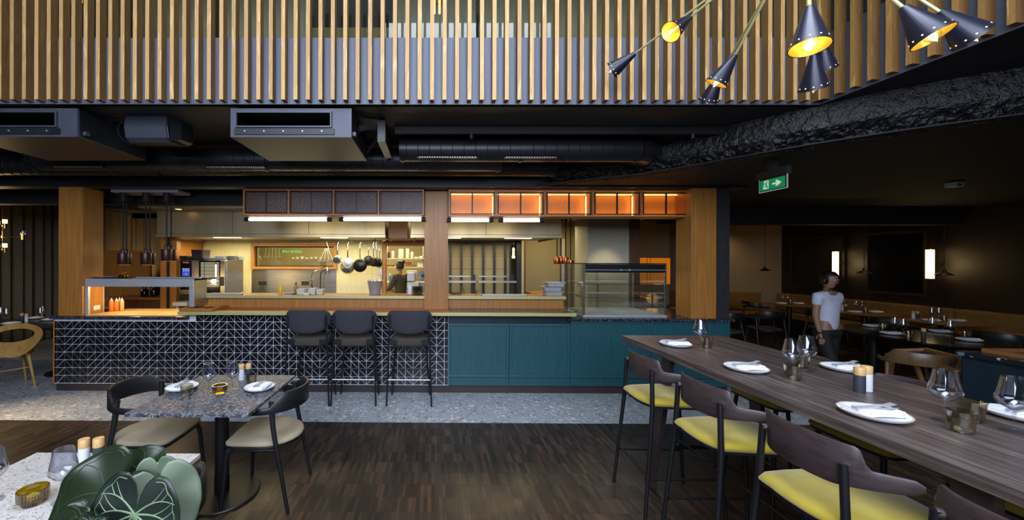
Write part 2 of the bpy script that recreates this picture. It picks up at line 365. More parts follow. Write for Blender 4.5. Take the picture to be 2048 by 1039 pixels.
floor = struct(box('floor', M['black'], None, -9.6, 9.8, -3.2, 12.4, -.12, -.012))
floor['label'] = 'dark parquet floor with a pale terrazzo strip along the counter'
# parquet strips: the nearest 300 one by one, the rest joined
strip_me = MB().box(.0003, SW-.0003, .0004, SL-.0004, -.012, 0).mesh('parquet_strip', M['parquet'])
rest = MB(); near = []
x_lo, x_hi = int(-6.0/SW), int(5.2/SW)
for j in range(int(.8/SL), int(WB/SL)+1):
    y0 = j*SL; y1 = min(y0+SL, WB)
    if y1-y0 < .02: continue
    for i in range(x_lo, x_hi):
        x = i*SW
        if abs(x) > 1.75*y1+.6: continue
        if -.62 < x < 1.02 and 2.4 <= y0 < 2.4+5*SL and len(near) < 300: near.append((x, y0)); continue
        rest.add([(x+.0003,y0+.0004,0),(x+SW-.0003,y0+.0004,0),(x+SW-.0003,y1-.0004,0),(x+.0003,y1-.0004,0),
                  (x,y0,-.012),(x+SW,y0,-.012),(x+SW,y1,-.012),(x,y1,-.012)], [(0,1,2,3),(4,5,1,0),(5,6,2,1),(6,7,3,2),(7,4,0,3)])
stuff(rest.build('parquet_strips', M['parquet'], floor, fix=False))
for x, y in near: o = new_obj('parquet_strip', strip_me, floor); o.location = (x, y, 0)
box('parquet_field', M['parquet'], floor, 5.3, 9.8, -3, 12, -.012, -.0005)
box('parquet_field', M['parquet'], floor, -9.6, 5.3, -3, .8, -.012, -.001)
# terrazzo tiles
T = .6; tile_me = {}
def floor_tile(x0, x1, y0, y1):
    k = (round(x1-x0,3), round(y1-y0,3))
    if k not in tile_me: tile_me[k] = MB().box(.0018, k[0]-.0018, .0018, k[1]-.0018, -.012, 0).mesh('floor_tile', M['terrazzo_floor'])
    o = new_obj('floor_tile', tile_me[k], floor); o.location = (x0, y0, 0)
box('tile_grout', M['grout_floor'], floor, -9.6, 5.3, WB, 8.4, -.012, -.0012)
for i in range(-16, 8):
    x = .515+i*T
    for j in range(2): floor_tile(x, x+T, WB+j*T, WB+(j+1)*T)
    if x+T < -4.7:
        for j in range(2, 6): floor_tile(x, x+T, WB+j*T, WB+(j+1)*T)
# walls and ceilings
struct(box('wall_left', M['dim'] if 'dim' in M else M['brown_wall'], None, -8.75, -8.6, -3.2, 12.3, 0, 6.2))
struct(box('wall_back', M['black'], None, -8.75, 9.3, 12.2, 12.3, 0, 3.0))
struct(box('wall_right', M['panel_brown'], None, 9.15, 9.3, -3.2, 10.1, 0, 3.1))
struct(box('wall_upper', M['green_panel'], None, -8.6, 9.15, 5.6, 5.7, 3.2, 6.2))
# the lower ceiling: one slab round the double-height space
CZ = 2.965
sx, sy = 3.10, 3.08                                           # inner corner of the opening
soff = MB(); soff.prism([(-8.6, 3.14),(sx, 3.14),(3.40,-3.2),(9.15,-3.2),(9.15,12.2),(-8.6,12.2)], CZ, 3.12)
struct(soff.build('ceiling', M['dark_ceiling']))
struct(box('ceiling_upper', M['dark_ceiling'], None, -8.6, 9.15, -3.2, 12.2, 6.1, 6.2))
# lower slab with a hacked, rough edge running diagonally to the right
edge = [(1.25,4.86),(1.75,4.52),(2.25,4.2),(2.62,3.8),(2.88,3.42),(3.15,3.08),(3.5,2.74),(4.0,2.36),(4.8,1.7),(6.4,.6),(9.15,-.8)]
pts = smoothpts([(x,y,0) for x,y in edge], 34)
import mathutils.noise as mn
slab = MB(); poly = [(p.x,p.y) for p in pts]+[(9.15,12.2),(2.3,12.2),(2.3,4.87)]
slab.prism(poly, 2.655, 2.665)
low = struct(slab.build('ceiling_lowered', M['low_ceiling']))
rg = MB(); rings = []; NR = 22
for i, p in enumerate(pts):
    t = pts[min(i+1,len(pts)-1)]-pts[max(i-1,0)]; n = Vector((-t.y, t.x, 0)).normalized()
    if n.x > 0: n = -n
    if n.y > 0 and n.x > -.01: n = -n
    for k in range(NR):
        f = k/(NR-1); z = 2.648+f*.33; lim = .42+.10*mn.noise(Vector((p.x*2,p.y*2,0)))
        rgh = max(0, 1-f/lim)**.5 if f < lim else 0
        d_ = rgh*(.05*mn.noise(Vector((p.x*7,p.y*7,z*9)))+.035*mn.noise(Vector((p.x*22,p.y*22,z*30)))+random.uniform(-.008,.008))
        q = p - n*.09*max(0, lim-f)/lim + n*d_
        rg.v.append(Vector((q.x, q.y, z+rgh*.02*mn.noise(Vector((p.x*9,p.y*9,z*3+5))))))
for i in range(len(pts)-1):
    for k in range(NR-1): a = i*NR+k; rg.f.append((a, a+NR, a+NR+1, a+1))
rough = struct(rg.build('trim_1', M['rough_concrete'], fix=False)); rough['label'] = 'hacked rough edge of the dark concrete slab'
# dark beam over the counter
struct(box('trim_2', M['black_sheet'], None, -8.6, 4.0, 4.82, 5.02, 2.63, 2.82))
struct(box('trim_3', M['black'], None, -8.6, 4.0, 5.45, 5.60, 2.50, 2.96))
struct(box('trim_4', M['black'], None, 4.0, 9.15, 6.6, 6.8, 2.35, 2.66))
# kitchen shell
KY, KC = 7.2, 2.47
kw = MB()
kw.box(-4.35, -.95, KY, KY+.12, 0, 1.56); kw.box(-4.35, -.95, KY, KY+.12, 2.03, KC)
kw.box(-4.35, P(502,500,KY).x, KY, KY+.12, 1.56, 2.03); kw.box(P(673,500,KY).x, -.95, KY, KY+.12, 1.56, 2.03)
struct(kw.build('wall_kitchen', M['cream_tile']))
struct(box('wall_kitchen_side', M['walnut'], None, -4.47, -4.36, 6.3, KY+.1, 0, KC))
struct(box('ceiling_kitchen', M['steel_hood'], None, -4.36, 3.9, 5.6, 7.2, KC, KC+.04))
struct(box('ceiling_kitchen_back', M['beige'], None, -4.36, 3.9, 7.2, 10.4, 2.6, 2.64))
struct(box('wall_passage', M['beige'], None, 2.0, 3.6, 8.5, 8.6, 0, 2.6))
struct(box('wall_kitchen_back', M['beige'], None, -4.4, 2.1, 9.6, 9.7, 0, 2.6))
struct(box('wall_kitchen_divider', M['beige'], None, -.14, -.04, KY+.01, 9.6, 0, 2.6))
struct(box('wall_kitchen_left', M['beige'], None, -4.45, -4.35, KY+.12, 9.6, 0, 2.6))
struct(box('wall_dining_back', M['brown_wall'], None, 3.95, 9.15, 10.0, 10.1, 0, 2.66))
o = struct(box('wall_lamp_room', M['brown_wall'], None, 3.7, 5.6, 9.0, 9.08, 0, 2.66))
# wood posts at the kitchen's left end
for x0, x1, m in ((321,333,'walnut'),(340,353,'walnut'),(333,340,'black')):
    a, b = P(x0,500,6.2).x, P(x1,500,6.2).x
    struct(box('trim_5', M[m], None, a, b, 6.2, 6.3, 0, KC))
# columns
def column(px0, px1, Y, z0, dep, lab):
    a, b = P(px0,500,Y).x, P(px1,500,Y).x
    o = box('column', M['walnut'], None, a, b, Y, Y+dep, z0, 2.63, bev=.002); tag(o, lab, 'column'); return o
column(117,165,4.86,.972,.31,'square wood-veneered column at the left end of the counter')
column(849,896,5.09,1.046,.31,'square wood-veneered column rising from the middle of the bar')
column(1383,1433,4.86,.972,.31,'square wood-veneered column at the right end of the teal counter')
o = box('pillar', M['dark_ceiling'], None, P(1434,500,4.88).x, P(1459,500,4.88).x, 4.88, 5.6, .972, 2.66); tag(o, 'narrow black pillar right of the right-hand wood column', 'pillar')
o = box('pillar', M['white_wall'], None, P(1176,500,6.6).x, P(1263,500,6.6).x, 6.6, 7.2, 0, 2.6); tag(o, 'pale lit pillar behind the glass display case', 'pillar')
o = box('post', M['walnut_dark'], None, P(1264,500,6.5).x, P(1280,500,6.5).x, 6.5, 6.6, 0, 2.6); tag(o, 'slim dark wood post beside the pale pillar', 'post')

# ---------------------------------------------------------------- counter
FY = 4.87; XL, XM, XR = -4.865, .212, 3.80
ctr = thing('tiled_counter', 'bar counter front clad in black triangular tiles with white joints', 'counter', (-2.3, 5.2, 0))
box('body', M['plinth'], ctr, XL, XM, FY+.03, 5.6, .0, .93)
box('upstand', M['plinth'], ctr, -3.12, XM, FY+.03, 5.2, .93, 1.006)
box('grout_bed', M['grout'], ctr, XL, XM, FY+.004, FY+.03, .10, .934); box('grout_bed', M['grout'], ctr, -3.12, XM, FY+.004, FY+.03, .9345, 1.006)
box('plinth', M['plinth'], ctr, XL+.03, XM, FY+.026, FY+.05, 0, .10)
MB().box(XL-.018, XL-.001, FY, 5.6, .10, .934).build('end_panel', M['walnut'], ctr)
TP = .0999; x0 = -4.433; z0 = .906; gi = .0034
tri = {}
def tri_me(kind, w=TP, h=TP):
    k = (kind, round(w,4), round(h,4))
    if k in tri: return tri[k]
    g = gi
    if kind == 'b': me = MB().box(g, w-g, 0, .006, g, h-g)
    else:
        A = {'/l': [(g,g*2.4),(w-g*2.4,h-g),(g,h-g)], '/r': [(g*2.4,g),(w-g,g),(w-g,h-g*2.4)],
             '\\l': [(g,g),(w-g*2.4,g),(g,h-g*2.4)], '\\r': [(w-g,g*2.4),(w-g,h-g),(g*2.4,h-g)]}[kind]
        me = MB(); me.v = [Vector((x,0,z)) for x,z in A]+[Vector((x,.006,z)) for x,z in A]
        me.f = [(0,1,2),(5,4,3),(0,3,4,1),(1,4,5,2),(2,5,3,0)]
    tri[k] = me.mesh('tile', M['black_tile']); return tri[k]
cnt = 0; extra = MB()
def put_tile(me, x, z):
    global cnt
    if cnt < 300: o = new_obj('tile', me, ctr); o.location = Vector((x, FY-.002, z))-OFF[ctr]; cnt += 1
    else: extra.add([v.co+Vector((x, FY-.002, z)) for v in me.vertices], [tuple(p.vertices) for p in me.polygons])
order = list(range(0, 48))+[-1,-2,-3,-4]
order = [c for c in order if 4 <= c < 22]+[c for c in order if not 4 <= c < 22]
for c in order:
    x = x0+c*TP
    if x >= XM-.01: continue
    cut = x+TP > XM+.002
    for r in range(-1, 8):
        if r == -1 and x < -3.13: continue
        z = z0-(r+1)*TP
        up = (c % 6) in (0,1,2)
        if (r >= 4): up = not up
        d = '\\' if up else '/'
        h = TP
        if cut:
            put_tile(tri_me('b', XM-x, h), x, z); continue
        for s in 'lr': put_tile(tri_me(d+s, TP, h), x, z)
for r in range(8):
    extra.add([v.co+Vector((XL, FY-.002, z0-(r+1)*TP)) for v in tri_me('b', x0-4*TP-XL, TP).vertices], [tuple(p.vertices) for p in tri_me('b', x0-4*TP-XL, TP).polygons])
stuff(extra.build('tiles', M['black_tile'], ctr))
# teal cupboard fronts
tc = thing('teal_cupboard', 'teal panelled cupboard base at the right end of the counter', 'cupboard', (2.0, 5.2, 0))
box('body', M['plinth'], tc, XM+.001, XR, FY+.04, 5.9, .0, .93); box('plinth', M['plinth'], tc, XM, XR-.03, FY+.026, FY+.05, 0, .10)
box('upper_rail', M['teal_dark'], tc, XM+.001, 1.79, FY+.03, FY+.05, .90, 1.006)
bx = [XM, .99, 1.773, 2.79, XR]
for i in range(4):
    a, b = bx[i]+.002, bx[i+1]-.002; zt = .896 if i < 2 else .938
    p = MB().box(a, b, FY, FY+.03, .205, zt).build('door_panel', M['teal'], tc, bev=.002)
    mb = MB(); mb.frame(a, b, .205, zt, FY-.012, FY+.001, .034, .034)
    mb.build('moulding', M['teal'], p, bev=.004)
    box('kick_panel', M['teal'], tc, a, b, FY-.003, FY+.03, .102, .2, bev=.002)
o = box('countertop', M['stone'], None, XL-.03, -3.121, FY-.045, 5.6, .935, .971, bev=.003); tag(o, 'dark speckled stone worktop on the tiled counter, left end', 'worktop')
o = MB().prism([(1.81, 4.825),(3.83,4.825),(3.83,5.9),(1.81,5.9)], .939, .971).build('countertop', M['stone'], bev=.003); tag(o, 'dark speckled stone worktop on the teal cupboard, under the glass case', 'worktop')
o = box('worktop_shelf', M['stone'], None, 1.73, 1.809, 4.84, 5.2, .939, .971); tag(o, 'small dark stone ledge below the brass bar end', 'ledge')
# brass edged bar
BT = thing('raised_bar', 'raised bar top with a broad brass front edge, three stools at it', 'bar top', (-.7, 5.0, 1.008))
box('wood_top', M['walnut_h'], BT, -3.18, .228, 4.765, 5.23, 1.010, 1.045)
box('stone_top', M['stone_brown'], BT, .2285, 1.79, 4.765, 5.23, 1.010, 1.045)
mb = MB(); mb.box(-3.195, 1.806, 4.75, 4.764, 1.007, 1.047); mb.box(-3.195, -3.181, 4.765, 5.23, 1.007, 1.047); mb.box(1.791, 1.806, 4.765, 5.23, 1.007, 1.047)
mb.build('brass_edge', M['brass'], BT, bev=.001)
FA = thing('back_ledge', 'upper serving ledge with brass edge above ribbed wood fascia', 'ledge', (-.7, 5.4, 0))
cl_, cr_ = P(849,500,5.09).x, P(896,500,5.09).x
for a, b, ea, eb in ((-3.23,cl_-.001,1,0),(cr_+.001,1.81,0,1)):
    box('fascia', M['walnut'], FA, a, b, 5.232, 5.26, 1.046, 1.178)
    box('ledge_top', M['walnut_h'], FA, a-.01*ea, b+.01*eb, 5.195, 5.62, 1.18, 1.214)
    box('brass_edge', M['brass'], FA, a-.015*ea, b+.015*eb, 5.18, 5.194, 1.178, 1.217)
# display window boxes above the bar
def window_box(pxl, pxr, pyt, pyb, divs, lit, lab):
    Y = 4.95; a, b = P(pxl,400,Y).x, P(pxr,400,Y).x; zt, zb = 2.625, P((pxl+pxr)/2, pyb, Y).z
    t = thing('window_box', lab, 'window box', ((a+b)/2, Y, zb)); dep = .26
    mb = MB(); mb.frame(a, b, zb, zt, Y, Y+dep, .02)
    xs = [a]+[P(p,400,Y).x for p in divs]+[b]
    for x in xs[1:-1]: mb.box(x-.012, x+.012, Y, Y+dep, zb+.02, zt-.02)
    mb.build('wood_case', M['case'], t)
    box('back_board', M['back_amber'] if lit else M['case'], t, a, b, Y+dep, Y+dep+.012, zb, zt)
    gm = M['glass_textured_amber'] if lit else M['glass_textured']
    for i in range(len(xs)-1):
        l, r = xs[i]+.02, xs[i+1]-.02; m0 = (l+r)/2
        fr = MB(); fr.frame(l, r, zb+.028, zt-.03, Y+.01, Y+.03, .014); fr.box(m0-.008, m0+.008, Y+.01, Y+.03, zb+.04, zt-.04)
        fo = fr.build('window_frame', M['black_metal'], t)
        for u0, u1 in ((l+.014, m0-.008),(m0+.008, r-.014)):
            box('pane', gm, fo, u0, u1, Y+.017, Y+.021, zb+.042, zt-.044)
        if lit:
            for n_, bb in (('led_strip',(l, r, Y+.20, Y+.21, zb+.022, zb+.03)),('led_strip',(r-.004, r+.006, Y+.20, Y+.21, zb+.04, zt-.05)),('led_strip',(l, r, Y+.20, Y+.21, zt-.034, zt-.026))):
                box(n_, M['led_amber'], t, *bb)
    return t
M['case'] = wood('box_wood', '#8a4f24', '#a4622c', (1,8,8), .45, 3, .04)
M['back_amber'] = base_mat('amber_back_board','#dca460',.6)[0]; M['led_amber'] = emit('amber_led', '#ffdca6', 9)
window_box(486,848,379,430,(577,667,757),False,'unlit row of dark textured-glass windows over the left bar')
window_box(897,1384,380,433,(993,1091,1187,1284),True,'glowing amber row of textured-glass windows over the right bar')
for i, (a, b, y) in enumerate(((497,656,438.5),(686,844,438.5),(901,979,440),(1005,1080,440.5))):
    p, q = P(a,y,5.02), P(b,y,5.02); z = p.z
    t = thing('tube_light', ['leftmost fluorescent tube under the dark windows','fluorescent tube just left of the middle column','fluorescent tube just right of the middle column','rightmost fluorescent tube under the amber windows'][i], 'light', ((p.x+q.x)/2, 5.02, z), 'fluorescent tubes under the window boxes')
    MB().tube([p, Vector((q.x, 5.02, z))], .019, 12).build('tube', M['led'], t, smooth=True)
    for x in (p.x-.02, q.x+.02):
        mb = MB().tube([(x-.03*(1 if x > p.x else 1), 5.02, z),(x+.03, 5.02, z)], .027, 12); mb.build('end_cap', M['black_metal'], t, smooth=True)
        MB().tube([(x, 5.02, z+.02),(x, 5.02, z+.034)], .006, 6).build('bracket', M['black_metal'], t)
    MB().box(p.x, q.x, 5.0, 5.045, z+.03, z+.045).build('reflector', M['steel_light'], t)
# hoods
def hood(a, b, lab):
    Y, z0, z1 = 5.94, 2.055, KC
    t = thing('extractor_hood', lab, 'hood', ((a+b)/2, 6.5, z0))
    MB().box(a, b, Y, Y+.02, z0+.055, z1).build('front_panel', M['steel_hood'], t)
    MB().box(a-.01, b+.01, Y-.012, Y+.03, z0, z0+.052).build('lip', M['steel_hood'], t, bev=.004)
    MB().box(a, a+.02, Y+.02, 7.19, z0, z1).build('side_panel', M['steel_hood'], t); MB().box(b-.02, b, Y+.02, 7.19, z0, z1).build('side_panel', M['steel_hood'], t)
    MB().box(a+.02, b-.02, Y+.03, 7.19, z0+.03, z0+.04).build('underside', M['plastic_white'], t)
    n = int((b-a)/1.3)
    mb = MB()
    for i in range(1, n+1): x = a+(b-a)*i/(n+1); mb.box(x-.003, x+.003, Y-.004, Y, z0+.055, z1)
    mb.build('seam', M['plastic_dark'], t)
    for k in range(max(2, n)):
        x = a+(b-a)*(k+.5)/max(2, n); MB().box(x-.22, x+.22, 6.3, 6.36, z0+.018, z0+.03).build('hood_light', M['led'], t)
hood(P(314,450,5.94).x, P(770,450,5.94).x, 'long stainless extractor hood over the left cooking line')
hood(P(822,450,5.94).x, P(1123,450,5.94).x, 'shorter stainless extractor hood right of the middle column')
o = box('duct_box', M['walnut'], None, P(777,450,6.1).x, P(815,450,6.1).x, 6.1, 6.9, 2.06, KC); tag(o, 'wood-veneered boxing between the two steel hoods', 'boxing')
# ---------------------------------------------------------------- slatted screens of the balcony
SY = 3.0; s0 = F/SY
scr = thing('slat_screen', 'long straight screen of upright oak battens across the balcony front', 'screen', (-.5, 3.06, 2.96))
ZB, ZT = 2.965, 4.9
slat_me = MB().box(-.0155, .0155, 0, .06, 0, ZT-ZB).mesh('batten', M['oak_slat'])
slat_me.materials.append(M['oak_side_shaded'])
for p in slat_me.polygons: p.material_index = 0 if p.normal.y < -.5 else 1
pitch = .0983; xc = P(864, 200, SY).x
k = -45
while xc+k*pitch < sx-.02:
    o = new_obj('batten', slat_me, scr); o.location = Vector((xc+k*pitch, SY, ZB))-OFF[scr]; k += 1
box('backing_panel', M['parapet'], scr, -8.5, sx+.02, SY+.062, SY+.075, ZB-.012, 3.49)
scr2 = thing('slat_screen', 'slanting screen of oak battens running forward at the upper right', 'screen', (3.2, 2.4, 2.96))
d2 = Vector((3.40-3.10, -3.2-3.08, 0)).normalized(); n2 = Vector((-1, 0, 0)); n2 = (n2-d2*n2.dot(d2)).normalized()
me2 = MB()
for s in range(26):
    p = Vector((3.10, 3.03, 0))+d2*(.02+s*.105); mb = MB()
    a = p; w2 = .031
    c = [a, a+d2*w2, a+d2*w2+n2*.06, a+n2*.06]
    mb.prism([(q.x,q.y) for q in c], ZB, ZT); o = mb.build('batten', M['oak_face_half_shaded'], scr2); o.data.materials.append(M['oak_side_shaded'])
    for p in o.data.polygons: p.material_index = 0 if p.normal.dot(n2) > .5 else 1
a = Vector((3.10,3.07,0)); b = a+d2*2.9; c = b-n2*.014; d = a-n2*.014
MB().prism([(q.x,q.y) for q in (a,b,c,d)], ZB-.012, 3.49).build('backing_panel', M['parapet'], scr2)
# things seen above the parapet between the battens
g = struct(box('window_1', M['glass_win'], None, -8.4, 3.1, 4.0, 4.01, 3.13, 6.0)); g['label'] = 'balcony glazing behind the battens'
uf = thing('dark_board', 'large dark board with pale lower band seen through the battens', 'board', P(704,50,4.6))
a, b = P(623,50,4.6), P(786,50,4.6)
box('board', M['black_sheet'], uf, a.x, b.x, 4.6, 4.64, P(700,56,4.6).z, 5.3); box('band', M['beige'], uf, a.x, b.x, 4.59, 4.63, P(700,86,4.6).z-.1, P(700,56,4.6).z)
for px in (186, 260, 432, 955): struct(box('trim_6', M['black'], None, P(px-3,50,4.5).x, P(px+3,50,4.5).x, 4.5, 4.54, 3.13, 6))
for px, lab in ((874,'glowing brass wall lamp with two glass rods seen between the middle battens'),(152,'glowing brass wall lamp seen between the left battens')):
    q = P(px, -30, 4.4); t = thing('wall_lamp', lab, 'lamp', q)
    for dx in (-.03, .03): MB().tube([(q.x+dx,4.4,q.z-.33),(q.x+dx,4.4,q.z+.2)], .012, 8).build('glass_rod', M['bulb_soft'], t, smooth=True)
    MB().tube([(q.x,4.4,q.z-.12),(q.x,4.4,q.z+.25)], .02, 8).build('brass_stem', M['brass_yel'], t, smooth=True)
    box('back_plate', M['brass_yel'], t, q.x-.06, q.x+.06, 4.42, 4.44, q.z-.2, q.z+.25)
    point('wall_lamp_light', (q.x, 4.3, q.z-.2), 4, WARM, .05)
# ---------------------------------------------------------------- ceiling services
def ac(x0, x1, lab):
    Y0, Y1, z0, z1 = 3.10, 3.84, 2.70, 2.935; m = .045
    t = thing('air_conditioner', lab, 'air conditioner', ((x0+x1)/2, 3.4, z0))
    op0, op1, oz0, oz1 = x0+m, x0+(x1-x0)*.84, z0+.075, z1-.03
    mb = MB(); mb.box(x0,op0,Y0,Y0+.02,z0,z1); mb.box(op1,x1,Y0,Y0+.02,z0,z1); mb.box(op0,op1,Y0,Y0+.02,z0,oz0); mb.box(op0,op1,Y0,Y0+.02,oz1,z1)
    mb.build('front_panel', M['ac_grey'], t)
    mb = MB(); mb.box(x0,x1,Y0+.02,Y1,z0,z0+.012); mb.build('bottom_panel', M['ac_under'], t)
    mb = MB(); mb.box(x0,x0+.012,Y0+.02,Y1,z0+.012,z1); mb.box(x1-.012,x1,Y0+.02,Y1,z0+.012,z1); mb.box(x0+.012,x1-.012,Y1-.012,Y1,z0+.012,z1); mb.box(x0+.012,x1-.012,Y0+.02,Y1-.012,z1-.01,z1)
    mb.build('casing', M['black_sheet'], t)
    mb = MB().frame(op0, op1, oz0, oz1, Y0-.02, Y0+.0, .012); mb.build('outlet_flange', M['ac_grey'], t)
    mb = MB().box(op0-.01, op1+.02, Y0-.012, Y0, z0+.02, oz0-.008); mb.build('lower_flange', M['black_sheet'], t)
    mb = MB()
    for i in range(5): mb.box(op0+.08+i*(op1-op0-.16)/4-.005, op0+.08+i*(op1-op0-.16)/4+.005, Y0-.018, Y0-.012, z0+.04, z0+.05)
    mb.build('screw', M['alu'], t)
    box('duct_throat', M['black'], t, op0+.002, op1-.002, Y0+.3, Y0+.31, oz0, oz1)
    box('side_bracket', M['ac_grey'], t, x1, x1+.025, Y0+.05, Y0+.09, z0+.03, z0+.06)
    for x in (x0+.1, x1-.1): MB().tube([(x,3.3,z1),(x,3.3,CZ)], .006, 6).build('hanger_rod', M['black_metal'], t)
ac(P(461,250,3.1).x, P(703,250,3.1).x, 'grey ceiling air-conditioning unit in the middle, wide dark outlet')
ac(P(155,250,3.1).x-.99, P(155,250,3.1).x, 'grey ceiling air-conditioning unit at the far left, cut by the frame')
# speaker
a, b = P(250,260,3.35), P(338,260,3.35); zt, zb = P(300,226,3.35).z, P(300,280,3.35).z
t = thing('loudspeaker', 'black ceiling loudspeaker with curved perforated grille between the two air units', 'loudspeaker', ((a.x+b.x)/2, 3.45, (zt+zb)/2))
prof = [(3.50,zb-.005),(3.40,zb-.01),(3.35,zb+.02),(3.33,(zt+zb)/2),(3.35,zt-.02),(3.42,zt+.02),(3.60,zt+.03),(3.62,zb+.03)]
mb = MB(); mb.loft([[(a.x,y,z) for y,z in prof],[(b.x,y,z) for y,z in prof]]); mb.build('cabinet', M['black_sheet'], t, bev=.006)
gr = mottle('perforated_grille','#2e313a','#4a4e5a',260,.45,.4); mb = MB(); mb.loft([[(a.x+.012,y-.006,z) for y,z in prof[1:6]]+[(a.x+.012,y-.001,z) for y,z in prof[5:0:-1]], [(b.x-.012,y-.006,z) for y,z in prof[1:6]]+[(b.x-.012,y-.001,z) for y,z in prof[5:0:-1]]])
mb.build('grille', gr, t)
c_ = b.x; mb = MB().loft([[(c_,3.36,zb+.01),(c_,3.36,zt),(c_,3.6,zt+.02),(c_,3.62,zb+.03)],[(c_+.05,3.44,zb+.03),(c_+.05,3.44,zt-.01),(c_+.05,3.6,zt),(c_+.05,3.62,zb+.05)]]); mb.build('side_cheek', M['black_sheet'], t)
MB().box(a.x-.02, c_+.02, 3.44, 3.5, zt+.02, CZ).build('yoke', M['black_metal'], t)
MB().tube(smoothpts([(a.x-.05,3.4,zt-.05),(a.x-.1,3.4,zt-.1),(a.x-.1,3.42,zb+.05),(a.x-.02,3.45,zb-.01)]), .006, 6).build('cable', M['black_metal'], t, smooth=True)
MB().bar((a.x-.22,3.42,zt-.04),(a.x-.01,3.42,zt-.02),.03).build('bracket_arm', M['black_metal'], t)
# ducts
def duct(xa, xb, Y, z, r, lab, elbow=False, slots=()):
    t = thing('ventilation_duct', lab, 'duct', ((xa+xb)/2, Y, z))
    pts = [(xa,Y,z),(xb,Y,z)]; mb = MB().tube(pts, r, 28)
    mb.build('pipe', M['duct'], t, smooth=True)
    sm = MB(); x = xa+.1
    while x < xb-.02:
        ring = [(x+.02*math.sin(0), Y, z)]; n = 20
        rr = []
        for q in ((x, r+.0005),(x+.003, r+.004),(x+.006, r+.0005)): rr.append([(q[0]+.03*math.cos(2*PI*k/n), Y+q[1]*math.cos(2*PI*k/n), z+q[1]*math.sin(2*PI*k/n)) for k in range(n)])
        sm.loft(rr, cap=False); x += .115
    sm.build('spiral_seam', M['duct'], t, smooth=True)
    for x in (xa+.02, (xa+xb)/2, xb-.04): MB().tube([(x,Y,z),(x+.025,Y,z)], r+.009, 28).build('coupling', M['duct'], t, smooth=True)
    for sa, sb in slots:
        p0, p1 = sa, sb; ang = -math.radians(62); cy, cz = Y+(r+.006)*math.cos(math.pi+.9), z+(r+.006)*math.sin(-.95)
        MB().box(p0, p1, cy-.02, cy+.02, cz-.006, cz+.004).build('slot_grille', M['black_metal'], t)
        m2 = MB(); x = p0+.02
        while x < p1-.02: m2.box(x, x+.012, cy-.024, cy-.019, cz-.004, cz+.004); x += .025
        m2.build('vane', M['steel_light'], t)
    if elbow:
        pts = [Vector((xb,Y,z))]+[Vector((xb+.16*math.sin(q), Y+.0+.16*(1-math.cos(q)), z)) for q in [PI/2*k/6 for k in range(1,7)]]+[Vector((xb+.16, Y+.4, z))]
        MB().tube(pts, r, 24).build('elbow', M['duct'], t, smooth=True)
    for x in (xa+.4, xb-.4): MB().tube([(x,Y,z+r),(x,Y,CZ)], .005, 6).build('hanger_rod', M['black_metal'], t)
duct(-8.0, 1.45, 4.55, 2.83, .12, 'long rear round black duct running along the dark beam')
duct(-4.4, .75, 4.18, 2.80, .12, 'middle round black duct with slot grilles behind the air units', slots=((-4.1,-3.55),(-2.45,-1.8)))
duct(P(800,300,3.9).x, P(1275,300,3.9).x, 3.9, 2.835, .122, 'front round black duct with a bend at its right end', True, slots=((-.15,.45),(.72,1.25)))
# conduit bundle right of the middle unit
q = P(730,250,3.5); t = thing('pipe_bundle', 'bundle of black pipes and cables beside the middle air unit', 'pipes', q)
for k in range(4): MB().tube(smoothpts([(q.x-.12,3.4+.02*k,2.86-.012*k),(q.x+.02,3.45,2.93-.015*k),(q.x+.14,3.5,2.9-.01*k),(q.x+.10-.1,3.62,2.72)]), .009, 6).build('pipe', M['black_metal'], t, smooth=True)
MB().box(q.x+.13, q.x+.20, 3.4, 3.95, 2.76, 2.95).build('cable_tray', M['black_sheet'], t)
# lighting track, spots, detector
p0, p1 = P(790,250,3.62), P(1443,250,3.62)
t = thing('track_rail', 'black lighting track fixed under the dark ceiling', 'track', ((p0.x+p1.x)/2, 3.62, 2.93)); box('rail', M['black'], t, p0.x, p1.x, 3.60, 3.64, 2.90, CZ)
for px, lab in ((943,'small black cylinder spotlight near the smoke detector'),(1385,'small black cylinder spotlight at the right end of the track')):
    q = P(px,265,3.62); t = thing('spotlight', lab, 'spotlight', (q.x,3.62,2.83)); MB().cyl((q.x,3.62,0), .026, P(px,276,3.62).z, 2.90, 16).build('body', M['black_metal'], t, smooth=True)
    MB().cyl((q.x,3.62,0), .021, P(px,276,3.62).z-.003, P(px,276,3.62).z-.0005, 16).build('lens', M['brass_yel'], t)
q = P(882,262,3.75); t = thing('smoke_detector', 'white round smoke detector on the dark ceiling', 'smoke detector', (q.x,3.75,2.9))
zc = q.z; MB().lathe([(.012,zc-.03),(.035,zc-.026),(.046,zc-.012),(.052,zc+.01),(.052,zc+.022)], (q.x,3.75,0), 24).build('housing', M['plastic_white'], t, smooth=True)
mb = MB()
for k in range(5): a_ = PI+PI*(k+.5)/5; mb.box(q.x+.040*math.cos(a_)-.005, q.x+.040*math.cos(a_)+.005, 3.75+.046*math.sin(a_)-.004, 3.75+.046*math.sin(a_)+.004, zc-.014, zc-.006)
mb.build('vent_slot', M['black'], t); MB().cyl((q.x,3.75,0), .05, zc+.022, CZ, 20).build('base', M['black'], t)
